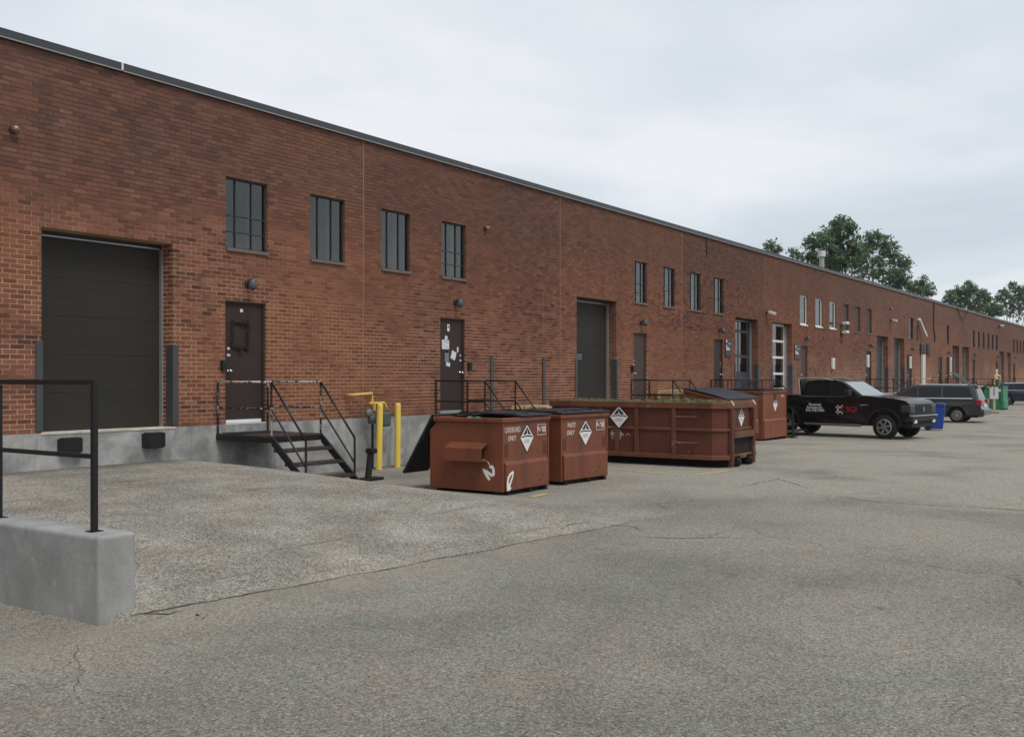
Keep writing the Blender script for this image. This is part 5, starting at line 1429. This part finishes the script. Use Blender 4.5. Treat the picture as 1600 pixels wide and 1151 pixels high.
# ------------------------------------------------------------------ painted lines and litter
for pts in ([(19.0, -6.35), (17.7, -6.15)], [(17.55, -5.9), (17.9, -4.2)], [(30.2, -5.2), (27.0, -5.0)], [(30.4, -5.2), (30.9, -2.8)], [(33.2, -6.0), (33.4, -2.6)], [(38.9, -5.9), (39.1, -2.0)], [(44.5, -5.9), (44.6, -1.5)], [(53.6, -6.2), (53.6, -1.5)], [(59.6, -6.2), (59.6, -1.5)], [(66.4, -6.4), (66.4, -2)], [(80, -6.3), (80, -1.5)], [(13.0, -5.55), (13.5, -5.5)]):
    ground_strip('parking_line', pts, .10, M['yellowline'])
def ground_at(px, py, z=0.0):
    t = (px - 800) / F_PX; d = F_PX * (CAM_H - z) / (py - 590); return d * (CT + ST * t), -CAM_D + d * (ST - CT * t)
def crack(pts, w):
    """an open crack in the asphalt: a thin ragged dark sheet just proud of the surface"""
    random.seed(len(pts) * 31 + int(pts[0][0])); b = MB(); path = []
    for (p, q) in zip(pts[:-1], pts[1:]):
        n = max(2, int(math.hypot(q[0] - p[0], q[1] - p[1]) / .09))
        for i in range(n):
            u = i / n; path.append((p[0] + (q[0] - p[0]) * u + random.gauss(0, .016), p[1] + (q[1] - p[1]) * u + random.gauss(0, .016)))
    path.append(pts[-1]); m = len(path); vs = []
    for i, (x, y) in enumerate(path):
        a, c = path[max(0, i - 1)], path[min(m - 1, i + 1)]; d = Vector((c[0] - a[0], c[1] - a[1])).normalized()
        ww = w * random.uniform(.25, 1.0) * min(1, 4 * i / m + .1, 4 * (m - 1 - i) / m + .1)
        z = zg(x, y) + .004
        vs += [(x - d.y * ww, y + d.x * ww, z), (x + d.y * ww, y - d.x * ww, z)]
    b.add(vs, [(2 * i, 2 * i + 1, 2 * i + 3, 2 * i + 2) for i in range(m - 1)])
    tag(b.build('asphalt_crack', M['crack'], fix=False), kind='structure')
M['crack'] = mat_flat('crack grit', (.055, .047, .038), .95)
for pts, w in (([(985, 838), (1060, 841), (1130, 839), (1192, 843)], .012), ([(1285, 772), (1360, 783), (1440, 788), (1600, 797), (1750, 800)], .018), ([(868, 828), (915, 818), (985, 822), (1010, 832)], .012),
               ([(122, 995), (118, 1022), (131, 1050), (112, 1082), (78, 1112)], .0028), ([(1270, 764), (1215, 748), (1150, 762)], .014), ([(214, 971), (240, 968), (262, 966), (290, 961)], .014)):
    crack([ground_at(*p) for p in pts], w)
cl = thing('asphalt_clump', 'dark broken lump of asphalt by the cold joint', 'asphalt lump', (5.05, -7.75, .0))
b = MB(); random.seed(4)
for k in range(7):
    c = Vector((random.uniform(-.08, .08), random.uniform(-.05, .05), random.uniform(.0, .015))); s = random.uniform(.012, .032)
    vs = [c + Vector((random.gauss(0, 1), random.gauss(0, 1), random.gauss(0, .5))).normalized() * s for _ in range(8)]
    n0 = len(b.v); b.v += [tuple(v) for v in vs]
    b.f += [(n0, n0 + 1, n0 + 2), (n0 + 2, n0 + 3, n0 + 4), (n0 + 4, n0 + 5, n0 + 6), (n0 + 6, n0 + 7, n0), (n0 + 1, n0 + 3, n0 + 5), (n0 + 5, n0 + 7, n0 + 2), (n0 + 1, n0 + 4, n0 + 6)]
b.build('lump', M['plastic'], cl)

# ------------------------------------------------------------------ damp summer air over the whole lot
hz = MB().box(-610, 610, -610, 610, -2.5, 17.5).build('haze', None)
hm = bpy.data.materials.new('haze'); hm.use_nodes = True; hn = hm.node_tree.nodes; hn.clear()
ho = hn.new('ShaderNodeOutputMaterial'); hv = hn.new('ShaderNodeVolumePrincipled')
hv.inputs['Color'].default_value = (.93, .95, .98, 1); hv.inputs['Density'].default_value = HAZE
hm.node_tree.links.new(hv.outputs[0], ho.inputs['Volume']); hz.data.materials.append(hm); tag(hz, kind='stuff')

# lettering becomes plain mesh
bpy.context.view_layer.update()
dg = bpy.context.evaluated_depsgraph_get()
for o in TEXTS:
    me = bpy.data.meshes.new_from_object(o.evaluated_get(dg)); nm = o.name.split('.')[0]
    q = bpy.data.objects.new(nm, me); COL.objects.link(q); q.parent = o.parent
    q.location = o.location; q.rotation_euler = o.rotation_euler; q.scale = o.scale
    bpy.data.objects.remove(o)
